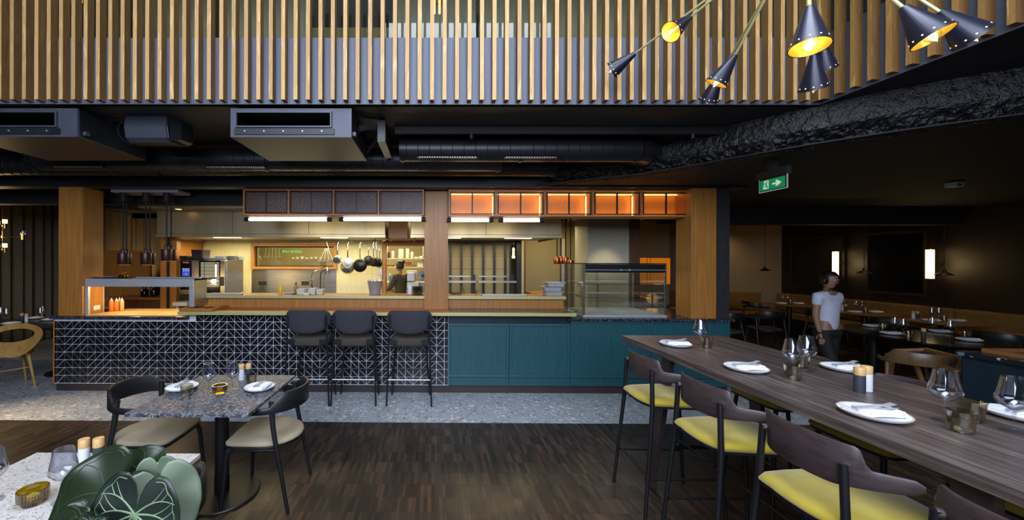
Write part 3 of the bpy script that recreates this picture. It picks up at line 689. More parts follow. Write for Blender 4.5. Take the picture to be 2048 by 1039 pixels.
# exit sign
q0, q1 = G(1518,1,0), None
c0 = P(1518,369,3.75); c1 = P(1575,369,3.45); zt, zb = P(1546,354,3.6).z, P(1546,381,3.6).z
ux = (Vector((c1.x,c1.y,0))-Vector((c0.x,c0.y,0))); L = ux.length; ux.normalize(); un = Vector((ux.y,-ux.x,0))
t = thing('exit_sign', 'green and white illuminated exit sign with running figure and right arrow', 'sign', (c0.x, c0.y, zb))
def sgn(u, z, d): return Vector((c0.x,c0.y,0))+ux*(u*L)+un*d+Vector((0,0,zb+z*(zt-zb)))
def slabq(poly, d0, d1, name, m, parent):
    mb = MB(); n = len(poly); mb.v = [sgn(u,z,d1) for u,z in poly]+[sgn(u,z,d0) for u,z in poly]
    mb.f = [tuple(range(n)), tuple(range(2*n-1,n-1,-1))]+[(i,i+n,(i+1)%n+n,(i+1)%n) for i in range(n)]
    return mb.build(name, m, parent)
M['sign_green'] = emit('exit_green', '#1d8a52', .75); M['sign_white'] = emit('exit_white', '#c8d6cc', .9); M['sign_edge'] = emit('sign_edge', '#9fb8b4', .55)
slabq([(0,0),(1,0),(1,1),(0,1)], -.006, 0, 'edge_plate', M['sign_edge'], t); slabq([(.03,.06),(.97,.06),(.97,1),(.03,1)], .0005, .002, 'border', M['black'], t)
slabq([(.06,.12),(.93,.12),(.93,.9),(.06,.9)], .0022, .004, 'green_field', M['sign_green'], t)
def mk(poly, m='sign_white', e=0): slabq(poly, .0042+e, .005+e, 'pictogram', M[m], t)
mk([(.50,.44),(.66,.44),(.60,.30),(.68,.30),(.82,.5),(.68,.72),(.60,.72),(.66,.56),(.50,.56)])
mk([(.19,.22),(.37,.22),(.37,.84),(.21,.84),(.21,.55),(.17,.35)])
for pl in ([(.30,.72),(.33,.72),(.34,.77),(.32,.80),(.29,.79),(.28,.75)],[(.25,.70),(.31,.68),(.32,.50),(.27,.46)],[(.25,.70),(.22,.60),(.235,.58),(.27,.66)],[(.31,.68),(.36,.60),(.365,.63),(.31,.72)],[(.27,.50),(.31,.50),(.36,.32),(.34,.26),(.31,.30)],[(.27,.50),(.30,.46),(.25,.36),(.18,.34),(.18,.38),(.23,.40)]): mk(pl, 'sign_green', .001)
mb = MB(); mb.v = [sgn(u,z,d) for z in (1.0,1.55) for u,d in ((-.02,-.03),(1.02,-.03),(1.02,.02),(-.02,.02))]; mb.f = [(0,1,2,3),(7,6,5,4),(0,4,5,1),(1,5,6,2),(2,6,7,3),(3,7,4,0)]; mb.build('housing', M['black'], t)
cm = sgn(.5,1.5,0); box('ceiling_mount', M['black'], t, cm.x-.03, cm.x+.03, cm.y-.03, cm.y+.03, cm.z, 2.6545)
q = P(1908,383,4.6); t = thing('sensor_box', 'small pale sensor on the dark ceiling at the far right', 'sensor', q); box('body', M['alu'], t, q.x-.06, q.x+.06, 4.55, 4.65, 2.60, 2.655, bev=.008); box('lens', M['black'], t, q.x-.02, q.x+.02, 4.545, 4.549, 2.61, 2.63)
# ---------------------------------------------------------------- cone chandelier
hub = P(1610, -150, 1.85)
ch = thing('cone_chandelier', 'brass arm chandelier with black perforated cone shades and bare bulbs', 'chandelier', hub)
MB().tube([hub-Vector((0,0,.08)),hub+Vector((0,0,.08))], .04, 16).build('hub', M['brass_yel'], ch, smooth=True); MB().tube([hub+Vector((0,0,.08)),(hub.x,hub.y,6.1)], .008, 10).build('stem', M['brass_yel'], ch)
shade_out = base_mat('black_blue_shade','#17192a',.38,.2)[0]; shade_in = base_mat('gold_shade_lining','#c9a43c',.35,.6)[0]
dots = emit('shade_hole','#ffdf9a',3)
arms = [(1270,107,2.7,(1237,131),0),(1381,34,2.35,(1338,67),.75),(1471,110,2.3,(1438,158),.25),(1440,150,2.65,(1425,182),-.2),(1619,14,1.5,(1619,57),.55),(1627,110,2.0,(1627,158),-.1),(1645,84,2.4,(1648,118),-.2),(1806,15,1.55,(1849,57),.3),(1879,23,1.65,(1923,57),-.1)]
for i, (px, py, Y, aim, cc) in enumerate(arms):
    L_ = .17; A = P(px, py, Y); vd = (A-Vector((0,0,H))).normalized(); u_ = P(*aim, Y)-A; u_ = (u_-vd*u_.dot(vd)).normalized(); ax = u_*(1-cc*cc)**.5-vd*cc
    sh = MB().tube([hub, A+ax*.01], .0065, 8).build('arm', M['brass'], ch, smooth=True)
    q = ax.to_track_quat('Z','Y').to_matrix()
    r1 = .064
    def rot(mb): mb.v = [A+q@v for v in mb.v]; return mb
    s = rot(MB().lathe([(.001,-.001),(.013,-.001),(.016,.004),(r1,L_),(r1-.002,L_),(.014,.007)], n=28)); s.f = s.f[:-1] if len(s.f[-1]) > 4 else s.f
    so = s.build('shade', shade_out, ch, smooth=True)
    inn = rot(MB().lathe([(.0135,.0105),(r1-.003,L_-.001)], n=28)); inn.f = [f for f in inn.f if len(f) == 4]; inn.build('lining', shade_in, so, smooth=True, fix=False)
    hm = MB()
    for k in range(12):
        a_ = 2*PI*k/12; zz = L_*.9; rr = .016+(r1-.016)*(.9)+.0006; c = Vector((rr*math.cos(a_), rr*math.sin(a_), zz)); tn = Vector((-math.sin(a_),math.cos(a_),0)); up_ = Vector((math.cos(a_)*(r1-.016), math.sin(a_)*(r1-.016), L_)).normalized()
        hm.v += [A+q@(c+(tn*math.cos(b_)+up_*math.sin(b_))*.0032) for b_ in [2*PI*j/8 for j in range(8)]]; hm.f.append(tuple(range(len(hm.v)-8,len(hm.v))))
    hm.build('perforations', dots, so, fix=False)
    bu = rot(MB().lathe([(.001,L_*.35),(.012,L_*.36),(.013,L_*.5),(.024,L_*.72),(.027,L_*.86),(.022,L_*1.0),(.010,L_*1.09),(.003,L_*1.13)], n=16)).build('bulb', M['glass'], ch, smooth=True)
    rot(MB().tube([(0,0,L_*.55),(.006,0,L_*.7),(0,0,L_*.93)], .0035, 6)).build('filament', M['bulb'], bu)
    point('chandelier_bulb_light', A+ax*L_*.8, .8 , (1,.78,.42), .02)
# ---------------------------------------------------------------- pass with heat lamps, left end of the counter
def aabb(pl, pr, pt, pb, Y):
    a = P(pl, pt, Y); b = P(pr, pb, Y); return a.x, b.x, b.z, a.z
CT = .9715
ps = thing('heated_pass', 'satin steel framed pass-through standing on the stone worktop by the left column', 'serving pass', (-3.8, 5.0, CT))
xl, xr = P(169,600,4.9).x, P(387,600,4.9).x; zt = P(280,557,4.9).z; zb = P(280,573,4.9).z; Yb = 5.19
mb = MB(); mb.box(xl, xr, 4.90, 4.915, zb, zt); mb.build('front_band', M['steel_light'], ps, bev=.004)
for a, b, zz in ((xl, xl+.048, CT+.0015),(xr-.058, xr, 1.088)): box('post', M['steel_light'], ps, a, b, 4.90, 4.93, zz, zb, bev=.003)
box('side_panel', M['steel_light'], ps, xl, xl+.008, 4.93, Yb, CT+.0015, zt); box('side_panel', M['steel'], ps, xr-.008, xr, 4.93, Yb, 1.088, zt)
box('top_shelf', M['stone'], ps, xl, xr, 4.916, Yb+.25, zt-.02, zt)
box('service_board', M['oak_lid'], ps, xl+.05, -3.13, 4.86, 5.55, CT+.0005, CT+.012)
q = P(199, 616, 5.0); box('socket_plate', M['plastic_white'], ps, xl+.0085, xl+.012, 5.02, 5.12, q.z-.03, q.z+.03)
def rail(pl, pr, py, Y, z, lab):
    a, b = P(pl,py,Y).x, P(pr,py,Y).x; t = thing('ticket_rail', lab, 'ticket rail', ((a+b)/2, Y, z))
    box('rail', M['alu'], t, a, b, Y-.02, Y+.02, z+.0005, z+.022, bev=.004); box('end_stop', M['black'], t, b, b+.006, Y-.015, Y+.015, z+.002, z+.018); box('end_stop', M['black'], t, a-.006, a, Y-.015, Y+.015, z+.002, z+.018)
rail(273, 405, 554, 4.96, zt, 'aluminium ticket rail on top of the heated pass')
rail(396, 484, 589, 5.22, 1.2175, 'aluminium ticket rail on the upper ledge in front of the oven')
rail(964, 1053, 592, 5.22, 1.2175, 'aluminium ticket rail on the upper ledge right of the middle column')
# plate and bells on the pass
q = P(211, 555, 5.1); t = thing('steel_tray', 'thin oval steel tray on the left of the heated pass', 'tray', (q.x, 5.08, zt)); MB().lathe([(.10,zt+.0005),(.15,zt+.006),(.19,zt+.016),(.185,zt+.018),(.145,zt+.010),(.001,zt+.005)], (q.x,5.08,0), 28, sy=.55).build('dish', M['steel_light'], t, smooth=True)
for k, (px, lab) in enumerate(((243,'brass counter bell on the heated pass, front one'),(249.5,'brass counter bell on the heated pass, rear one'))):
    q = P(px, 550, 5.02+.1*k); t = thing('counter_bell', lab, 'bell', (q.x, q.y, zt), 'brass bells on the heated pass')
    MB().lathe([(.042,zt+.0005),(.045,zt+.006),(.03,zt+.012),(.006,zt+.013)], (q.x,q.y,0), 20).build('base', M['brass_yel'], t, smooth=True)
    MB().lathe([(.038,zt+.018),(.040,zt+.026),(.03,zt+.044),(.012,zt+.054),(.004,zt+.056),(.004,zt+.066),(.009,zt+.070),(.006,zt+.078),(.001,zt+.080)], (q.x,q.y,0), 20).build('dome', M['brass_yel'], t, smooth=True)
# squeeze bottles
def squeeze(loc, h, r, m, lab, cap='plastic_white', group=None, name='sauce_bottle'):
    t = thing(name, lab, 'bottle', loc, group); c = Vector(loc)
    MB().lathe([(r*.9,.0005),(r,.006),(r,h*.68),(r*.8,h*.76),(r*.6,h*.78)], c, 16).build('body', m, t, smooth=True)
    MB().lathe([(r*.66,h*.781),(r*.66,h*.83),(r*.25,h*.87),(r*.12,h),(.001,h)], c, 14).build('nozzle', M[cap], t, smooth=True)
M['orange_sauce'] = base_mat('orange_sauce','#c8641e',.35)[0]; M['amber_sauce'] = base_mat('pale_amber','#c89a50',.35)[0]; M['yellow_sauce'] = base_mat('yellow_sauce','#d8b21c',.4)[0]
for px, Y, m, lab in ((223,5.22,'orange_sauce','orange squeeze bottle in the pass, leftmost'),(233,5.25,'orange_sauce','orange squeeze bottle in the pass, middle one'),(239,5.36,'amber_sauce','pale squeeze bottle in the pass, behind the orange ones'),(244,5.30,'amber_sauce','pale squeeze bottle in the pass, rightmost')):
    squeeze((P(px,600,Y).x, Y, CT+.0125), .185, .030 if m[0]=='o' else .026, M[m], lab)
# side table behind the pass with two dark jars, low partition
t = thing('side_cabinet', 'dim brown cabinet ledge seen through the pass', 'cabinet', (-4.75,6.6,0)); box('body', M['walnut_dark'], t, -5.5, -4.49, 6.5, 7.0, 0, 1.02); box('top', M['walnut_h'], t, -5.6, -4.49, 6.45, 7.02, 1.021, 1.05)
for px, lab, h in ((289,'dark glass jar on the dim ledge behind the pass, left one',.17),(308,'taller dark glass jar on the dim ledge behind the pass, right one',.2)):
    q = P(px,600,6.7); t = thing('jar', lab, 'jar', (q.x,6.7,1.05)); MB().lathe([(.05,.0505+1),(.058,1.06),(.058,1.05+h*.62),(.03,1.05+h*.8),(.03,1.05+h*.86)], (q.x,6.7,0), 16).build('body', M['black_gloss'], t, smooth=True); MB().cyl((q.x,6.7,0), .034, 1.05+h*.861, 1.05+h, 14).build('lid', M['plastic_dark'], t, smooth=True)
a = P(206,503,8.2); b = P(300,503,8.2)
t = thing('partition', 'low wood partition before the back curtain', 'partition', ((a.x+b.x)/2,8.2,0)); box('panel', M['walnut'], t, a.x-.6, b.x, 8.2, 8.26, 0, a.z); box('cap_rail', M['walnut_h'], t, a.x-.6, b.x+.01, 8.19, 8.27, a.z+.0005, a.z+.03)
# order tray on the bar
t = thing('serving_tray', 'dark wooden tray with black lining on the left end of the bar top', 'tray', (-2.95,4.97,1.0455))
x0_, x1_ = P(358,620,4.79).x, P(423,620,4.79).x
mb = MB(); mb.box(x0_,x1_,4.79,4.805,1.046,1.085); mb.box(x0_,x1_,5.155,5.17,1.046,1.085); mb.box(x0_,x0_+.015,4.805,5.155,1.046,1.085); mb.box(x1_-.015,x1_,4.805,5.155,1.046,1.085); mb.build('rim', M['walnut'], t, bev=.002); box('lining', M['black'], t, x0_+.0155,x1_-.0155,4.806,5.154,1.046,1.06)
# hanging heat lamps
pl = thing('lamp_plate', 'pale steel ceiling plate carrying the brown heat lamps', 'plate', (-3.9,5.12,2.6)); a, b = P(222,380,5.04).x, P(356,380,5.04).x
box('plate', M['alu'], pl, a, b, 5.035, 5.30, 2.595, 2.629); OFF
def heat_lamp(px, Y, pyt, pyb, r, m, lab, ztop, group, cr=.042):
    q = P(px, pyb, Y); zn = P(px, pyt, Y).z; zb_ = q.z; t = thing('heat_lamp', lab, 'heat lamp', (q.x, Y, zb_), group)
    h = zn-zb_; s1 = zb_+h*.74
    MB().lathe([(r*.96,zb_),(r,zb_+.004),(r,s1-.006),(r*.96,s1),(r*.42,s1+.002),(r*.42,zn-.012),(r*.3,zn)], (q.x,Y,0), 24).build('shade', m, t, smooth=True)
    MB().cyl((q.x,Y,0), r*.7, zb_-.002, zb_-.0005, 16).build('bulb_glow', M['bulb_dim'], t)
    mb = MB().tube([(q.x,Y,zn),(q.x,Y,ztop-.1)], .009, 8); mb.build('cord', M['black'], t, smooth=True)
    MB().cyl((q.x,Y,0), cr, ztop-.11, ztop, 18).build('canopy', M['black'], t, smooth=True)
M['bulb_dim'] = emit('heat_bulb','#ff9a3c',1.2)
for i, (px, t0, b0) in enumerate(((246,497,529),(292,497,529),(333,490,521.5))):
    heat_lamp(px, 5.08, t0, b0, .064, M['bronze'], 'brown cylinder heat lamp in front row, '+('left','centre','right')[i], 2.594, 'brown heat lamps over the pass')
    heat_lamp(px+(7,8,9)[i], 5.24, t0+1, b0, .064, M['bronze'], 'brown cylinder heat lamp in rear row, '+('left','centre','right')[i], 2.594, 'brown heat lamps over the pass')
for i, (px, Y) in enumerate(((1114,6.3),(1122,6.35),(1131,6.25),(1141,6.1))):
    heat_lamp(px, Y, 511 if i < 3 else 517, 528, .052, M['copper'], 'copper heat lamp left of the display case, '+('first from left','second from left','third from left','rightmost')[i], KC-.0, 'copper heat lamps left of the display case', .03)
# recessed downlights
for px, py, lab in ((350,412.5,'recessed round downlight left of the steel hood'),(1152,441,'recessed round downlight right of the steel hood')):
    q = G(px, py, KC); 
    q = Vector(((px-PCX)/F*5.75, 5.75, KC)); t = thing('downlight', lab, 'downlight', q)
    MB().lathe([(.05,KC-.006),(.07,KC-.004),(.07,KC-.0005)], (q.x,q.y,0), 20, cap=False).build('ring', M['steel_light'], t, smooth=True); MB().cyl((q.x,q.y,0), .042, KC-.004, KC-.002, 16).build('lamp', M['bulb_soft'], t)
# ---------------------------------------------------------------- kitchen
bc = thing('back_counter', 'stainless work counter along the kitchen back wall', 'counter', (-2.6,6.9,0))
box('cabinet', M['steel'], bc, -4.3, -.98, 6.65, 7.18, .1, .86); box('worktop', M['steel_light'], bc, -4.3, -.96, 6.6, 7.18, .865, .9, bev=.004); box('plinth', M['plastic_dark'], bc, -4.3, -.98, 6.7, 7.15, 0, .095)
sp = box('splashback', M['steel'], None, P(503,560,7.18).x, P(672,560,7.18).x, 7.185, 7.199, .905, P(590,539,7.18).z-.005); tag(sp, 'brushed steel splashback under the kitchen window', 'splashback')
# kitchen window
x0_, x1_, z0_, z1_ = aabb(502, 673, 486, 538, 7.13)
wn = MB(); wn.frame(x0_, x1_, z0_, z1_, 7.12, 7.34, .055, .045); wf = struct(wn.build('window_2', M['walnut'])); wf['label'] = 'wide wood framed window in the kitchen back wall'
fr = MB(); fr.frame(x0_+.056, x1_-.056, z0_+.046, z1_-.056, 7.20, 7.24, .02); ff = fr.build('sash', M['black'], wf); box('pane', M['glass_win'], ff, x0_+.077, x1_-.077, 7.215, 7.221, z0_+.067, z1_-.077)
ne = bpy.data.curves.new('neon', 'FONT'); ne.body = 'GOOD LIFE'; ne.size = .070; ne.align_x = 'CENTER'; ne.offset = .0
tmp = bpy.data.objects.new('tmp', ne); COL.objects.link(tmp); bpy.context.view_layer.update()
me = bpy.data.meshes.new_from_object(tmp.evaluated_get(bpy.context.evaluated_depsgraph_get())); bpy.data.objects.remove(tmp)
q = P(584, 502, 7.9); me.name = 'neon_letters'; me.materials.clear(); me.materials.append(emit('green_neon', '#37e06a', 2.2))
for v in me.vertices: v.co = Vector((-v.co.x*1.15, 0, v.co.y-.03))
ns = thing('neon_reflection', 'green neon reflection in the kitchen window, modelled as mirrored letters', 'neon reflection', q); o = new_obj('neon_letters', me, ns)  # a reflection in the glass, built as solid letters behind the pane
o.location = (0, 0, 0); box('rail', M['plastic_dark'], ns, q.x-.25, q.x+.25, 7.91, 7.925, q.z+.08, q.z+.09); MB().tube([(q.x-.2,7.915,q.z+.09),(q.x-.2,7.915,2.6)], .004, 6).build('wire', M['plastic_dark'], ns); MB().tube([(q.x+.2,7.915,q.z+.09),(q.x+.2,7.915,2.6)], .004, 6).build('wire', M['plastic_dark'], ns)
a, b = P(575,525,8.4), P(640,525,8.4); t = thing('steel_counter', 'steel equipment counter in the room behind the kitchen window', 'counter', ((a.x+b.x)/2,8.6,0)); box('body', M['steel'], t, a.x, b.x, 8.4, 8.9, .05, P(600,517,8.4).z); box('feet', M['plastic_dark'], t, a.x+.05, b.x-.05, 8.45, 8.85, 0, .049)
zz = P(600,517,8.4).z
for i in range(7):
    x = a.x+.06+i*.105; t = thing('pan', ('small','low','round','wide','shiny','plain','end')[i]+' steel container on the counter behind the kitchen window', 'container', (x,8.55,zz), 'containers behind the kitchen window'); MB().lathe([(.034,zz+.0005),(.04,zz+.03+.01*(i%3)),(.036,zz+.03+.01*(i%3)),(.03,zz+.006)], (x,8.55,0), 12).build('bowl', M['steel_light'], t, smooth=True)
a = P(510,500,7.75); rl = thing('reflected_utensil_rail', 'steel rail with hooks for the utensils reflected in the kitchen window', 'rail', (a.x+.35,7.75,P(540,490,7.75).z)); zr = P(540,490,7.75).z  # utensils here are window reflections built as objects behind the pane
MB().tube([(a.x-.05,7.75,zr),(a.x+.75,7.75,zr)], .008, 8).build('rail', M['chrome'], rl, smooth=True)
for dx in (0, .7): MB().tube([(a.x+dx,7.75,zr),(a.x+dx,7.75,2.6)], .005, 6).build('hanger', M['chrome'], rl)
# hanging tools: ladles, sieves
def ladle(name, top, L_, r, lab, cat, m, group, tilt=(0,0)):
    t = thing(name, lab, cat, top, group); T_ = Vector(top); B = T_+Vector((tilt[0], tilt[1], -L_))
    MB().tube([T_+Vector((0,0,.004)), T_.lerp(B,.5), B], [.006,.004,.005], 6).build('handle', M[m], t, smooth=True)
    MB().lathe([(.001,-r*.9),(r*.7,-r*.65),(r,0),(r*.94,0),(r*.64,-r*.58),(.001,-r*.8)], B+Vector((0,-.01,-.004)), 16, sy=.8).build('bowl', M[m], t, smooth=True); return t
for i in range(5):
    ladle('ladle', (P(533+6*i,495,7.75).x, 7.75, zr-.02), .2, .045, ('first','second','third','fourth','fifth')[i]+' ladle from the left of those reflected in the kitchen window', 'ladle', 'steel_light', 'ladles reflected in the kitchen window', ((i-2)*.012, 0))
q = P(516,518,7.75); t = thing('sieve', 'round wire sieve reflected in the kitchen window', 'sieve', q); MB().tube([q+Vector((.055*math.cos(k*PI/12),0,.075*math.sin(k*PI/12))) for k in range(25)], .004, 6).build('hoop', M['steel_light'], t); MB().tube([q+Vector((0,0,.075)), Vector((q.x,7.75,zr-.01))], .004, 6).build('handle', M['steel_light'], t)
# pot rail under hood with pans
zr = P(700,482.5,6.75).z; xr0, xr1 = P(632,482,6.75).x, P(762,482,6.75).x
rl = thing('pot_rail', 'steel rail under the hood carrying ladles and pans', 'rail', ((xr0+xr1)/2,6.75,zr)); MB().tube([(xr0,6.75,zr),(xr1,6.75,zr)], .008, 8).build('rail', M['chrome'], rl, smooth=True)
for x in (xr0+.1, P(696,480,6.75).x, xr1-.1): MB().tube([(x,6.75,zr),(x,6.75,2.084)], .006, 6).build('bracket', M['plastic_dark'], rl)
for i in range(8):
    px = 651+1.6*(i%4); top = (P(px,497,6.72+.03*(i//4)).x, 6.72+.03*(i//4), P(px,497,6.72).z)
    ladle('ladle', top, .19, .05, ('leftmost front','second front','third front','rightmost front','leftmost rear','second rear','third rear','rightmost rear')[i]+' ladle of the bunch hanging at the right end of the kitchen window', 'ladle', 'steel_light', 'bunch of ladles under the hood', ((-.09,-.035,.03,.085)[i%4], 0))
hk = MB().tube([(P(653,482,6.75).x,6.75,zr+.008),(P(654,490,6.75).x,6.75,zr-.05),(P(658,497,6.74).x,6.74,P(655,497,6.72).z)], .003, 6).build('bunch_hook', M['chrome'], rl)
def pan(px, pyc, Y, r, dep, pyh, m, lab, inner=None, ang=0, group='pans hanging from the rail'):
    c = P(px, pyc, Y); top = P(px, pyh, Y); t = thing('pan', lab, 'pan', c, group)
    R_ = Matrix.Rotation(ang, 3, 'Z')@Matrix.Rotation(PI/2, 3, 'X')
    mb = MB().lathe([(.001,dep),(r*.82,dep),(r*.9,dep*.85),(r,0),(r*1.02,-.002),(r*.98,0),(r*.86,dep*.8),(.001,dep*.9)], n=28); mb.v = [c+R_@v for v in mb.v]; mb.build('bowl', M[m], t, smooth=True)
    mb = MB().lathe([(.001,dep+.002),(r*.62,dep+.002),(r*.64,dep+.0004)], n=24); mb.v = [c+R_@v for v in mb.v]; mb.build('base_disc', M[inner or m], t, smooth=True)
    MB().tube([c+Vector((0,0,r*.98)), Vector((top.x,Y-.01,(c.z+r+top.z)/2)), Vector((top.x,Y,top.z))], [.008,.006,.008], 8).build('handle', M['chrome'], t, smooth=True)
    MB().tube([(top.x,Y,top.z),(top.x-.02,(Y+6.75)/2,(top.z+zr)/2),(top.x-.01,6.75,zr+.009)], .003, 6).build('hook', M['chrome'], t)
pan(675,519,6.6,.075,.06,497,'chrome','small shiny saucepan hanging beside the window')
pan(695,533,6.82,.125,.05,497,'steel','large steel pan hanging behind the smaller one'); pan(696,526,6.62,.095,.05,495,'steel_light','steel frying pan with round base hanging left of the black pans')
M['black_pan'] = base_mat('black_pan','#141413',.32,.3)[0]; M['grey_base'] = base_mat('pan_base','#3a3a38',.4,.5)[0]
pan(720,530,6.55,.118,.045,495,'black_pan','large black pan hanging, base towards the room')
pan(737,521,6.8,.09,.045,495,'black_pan','medium black pan hanging behind the large black one')
pan(747,523,6.6,.085,.045,496,'black_pan','first of three small black pans hanging right',ang=-.5); pan(754,524,6.75,.085,.045,496,'black_pan','second of three small black pans hanging right',ang=-.7); pan(759,525,6.9,.085,.045,497,'black_pan','third of three small black pans hanging right',ang=-.9)
a, b = P(757,531,7.17), P(764,550,7.17); t = thing('wall_switch', 'narrow steel switch plate on the cream tile wall', 'switch', (a.x,7.19,b.z)); box('plate', M['steel_light'], t, a.x,b.x,7.185,7.199,b.z,a.z); box('rocker', M['plastic_white'], t, a.x+.01,b.x-.01,7.18,7.1845,b.z+.06,a.z-.06)
for pl, pr, lab in ((517,533,'black double socket at the left of the splashback'),(603,618,'black double socket at the right of the splashback')):
    a, b = P(pl,562,7.18), P(pr,570,7.18); t = thing('socket', lab, 'socket', (a.x,7.18,b.z)); box('plate', M['plastic_dark'], t, a.x,b.x,7.175,7.184,b.z,a.z); m_ = (a.x+b.x)/2
    for x in ((a.x+m_)/2,(b.x+m_)/2): mb = MB().tube([(x,7.1745,(a.z+b.z)/2),(x,7.17,(a.z+b.z)/2)], .022, 14).build('outlet', M['black'], t, smooth=True)
    if pl == 517:
        for dx in (0,.05): MB().tube(smoothpts([(m_-.03+dx,7.16,b.z+.02),(m_-.03+dx,7.1,b.z-.12),(m_-.15+dx,7.05,b.z-.28),(m_-.3+dx,7.05,.93)]), .006, 6).build('cable', M['black'], t, smooth=True)
# faucet
q = P(624,600,6.9); zf = lambda py: P(624,py,6.9).z
t = thing('kitchen_tap', 'tall chrome tap with long bent spout at the kitchen sink', 'tap', (q.x,6.9,.9))
MB().tube([(q.x,6.9,.901),(q.x,6.9,zf(562))], .016, 10).build('body', M['chrome'], t, smooth=True); MB().tube(smoothpts([(q.x,6.9,zf(562)),(q.x+.01,6.9,zf(546)),(P(646,535,6.85).x,6.85,P(646,535,6.85).z),(P(653,533,6.85).x,6.85,P(653,533,6.85).z),(P(655,541,6.85).x,6.85,P(655,541,6.85).z)],6), .010, 8).build('spout', M['chrome'], t, smooth=True)
MB().bar((q.x-.02,6.88,zf(568)),(q.x+.06,6.84,zf(578)),.012).build('lever', M['plastic_dark'], t); MB().tube([(q.x-.04,6.9,zf(561)),(q.x+.03,6.9,zf(559))], .012, 8).build('valve', M['chrome'], t, smooth=True)
q = P(641,600,7.0); t = thing('spray_tap', 'black spring spray tap behind the chrome tap', 'tap', (q.x,7.0,.9)); MB().tube(smoothpts([(q.x,7,.901),(q.x,7,P(641,550,7).z),(P(646,541,7).x,7,P(646,541,7).z),(P(652,538,7).x,7,P(652,538,7).z)]), .012, 10).build('hose', M['plastic_dark'], t, smooth=True); MB().tube([(P(652,538,7).x,7,P(652,538,7).z),(P(652,538,7).x,7,P(652,548,7).z)], .014, 8).build('spray_head', M['chrome'], t, smooth=True)
# things on the upper ledge
LZ = 1.2145
def on_ledge(px, Y=5.42): return Vector((P(px,588,Y).x, Y, LZ))
squeeze(on_ledge(561), .15, .024, M['yellow_sauce'], 'yellow squeeze bottle on the upper ledge', 'yellow_sauce')
squeeze(on_ledge(592), .185, .024, base_mat('oil','#8a6a2a',.25)[0], 'brown oil bottle on the upper ledge beside the socket', 'plastic_dark')
def tub(c, w_, d_, h, m, lab, cat='tub', name='food_tub', r=.01):
    t = thing(name, lab, cat, c); x, y, z = c
    rings = []
    for s, zz in ((.86,.0005),(1,h),(1.06,h),(1.06,h-.006+.008),(.95,h+.001),(.82,.006)):
        rings.append([(x+sx_*w_/2*s, y+sy_*d_/2*s, z+zz) for sx_, sy_ in ((-1,-.8),(-.85,-1),(.85,-1),(1,-.8),(1,.8),(.85,1),(-.85,1),(-1,.8))])
    MB().loft(rings).build('tub', m, t, smooth=False)
    return t
M['clear_plastic'] = base_mat('cloudy_plastic','#c4c3b4',.35)[0]
tub(on_ledge(580,5.40),.14,.14,.022,M['steel_light'],'low steel dish on the upper ledge','dish','dish')
tub(on_ledge(603,5.42),.12,.12,.075,M['clear_plastic'],'white tub on the upper ledge, left of the two'); tub(on_ledge(626,5.42),.11,.13,.085,M['clear_plastic'],'cloudy plastic box on the upper ledge'); tub(on_ledge(641,5.42),.10,.13,.07,M['clear_plastic'],'small box with green herbs on the upper ledge'); o = tub(on_ledge(613,5.30),.09,.05,.025,M['ceramic'],'shallow white bowl on the ledge in front of the tubs','bowl','bowl')
q = on_ledge(750,5.42); t = thing('steel_bucket', 'tapered stainless bucket full of steel tools at the right of the cream wall', 'bucket', q)
MB().lathe([(.072,.0005),(.078,.01),(.108,.19),(.114,.195),(.105,.19),(.07,.01),(.001,.008)], q, 28).build('bucket', M['steel_light'], t, smooth=True)
for k in range(9):
    a_ = k*2.4; c = q+Vector((.07*math.cos(a_),.07*math.sin(a_),.19)); MB().tube([q+Vector((.03*math.cos(a_),.03*math.sin(a_),.02)), c, c+Vector((.012*math.cos(a_),.01,.012+.008*(k%3)))], .005, 6).build('tool_handle', M['chrome'], t, smooth=True)
q = on_ledge(820,5.42); t = thing('jug', 'white cylindrical jug beside the black plates', 'jug', q); MB().lathe([(.028,.0005),(.033,.01),(.036,.05),(.034,.11),(.030,.132),(.027,.132),(.001,.12)], q, 20).build('body', M['ceramic'], t, smooth=True)
q = on_ledge(838,5.45); q.x -= .0
for k in range(7):
    c = Vector((q.x-.02, q.y, LZ+.0005+k*.0165)); t = thing('plate', ('bottom','second','third','fourth','fifth','sixth','top')[k]+' black plate of the stack left of the middle column', 'plate', c, 'stack of black plates'); MB().lathe([(.05,0),(.085,.010),(.088,.014),(.083,.014),(.05,.005),(.001,.005)], c, 24).build('dish', M['black_pan'], t, smooth=True)
# GN pans at the right end
for k in range(3):
    c = Vector((P(1107,588,5.35).x+.015*k*(-1)**k, 5.4, LZ+(0,.063,.126)[k]))
    t = thing('steel_pan', ('lower','middle','upper')[k]+' gastronorm steel pan in the stack at the right end of the ledge', 'pan', c, 'steel pans on the ledge end'); wd, dp, h = .27, .2, .062
    rings = []
    for s, zz in ((.84,.001),(.9,h-.006),(1.06,h-.004),(1.06,h),(.92,h),(.82,.008)): rings.append([(c.x+a_*wd/2*s, c.y+b_*dp/2*s, c.z+zz*.95) for a_, b_ in ((-1,-.85),(-.9,-1),(.9,-1),(1,-.85),(1,.85),(.9,1),(-.9,1),(-1,.85))])
    MB().loft(rings).build('pan_body', M['steel_light'], t)
for px, lab, col in ((925,'steel knife handle leaning on the right ledge','chrome'),(951,'dark blue-handled tool on the right ledge','plastic_dark')):
    q = on_ledge(px, 5.5); t = thing('kitchen_tool', lab, 'tool', q); MB().tube([q+Vector((-.01,0,.004)), q+Vector((0,0,.10 if px == 925 else .06))+Vector((0 if px == 925 else .03,0,0))], .006, 8).build('stem', M[col], t, smooth=True); MB().tube([q+Vector((.03,0,.004)), q+Vector((.003,0,.10 if px == 925 else .062))], .004, 8).build('arm', M[col], t, smooth=True)
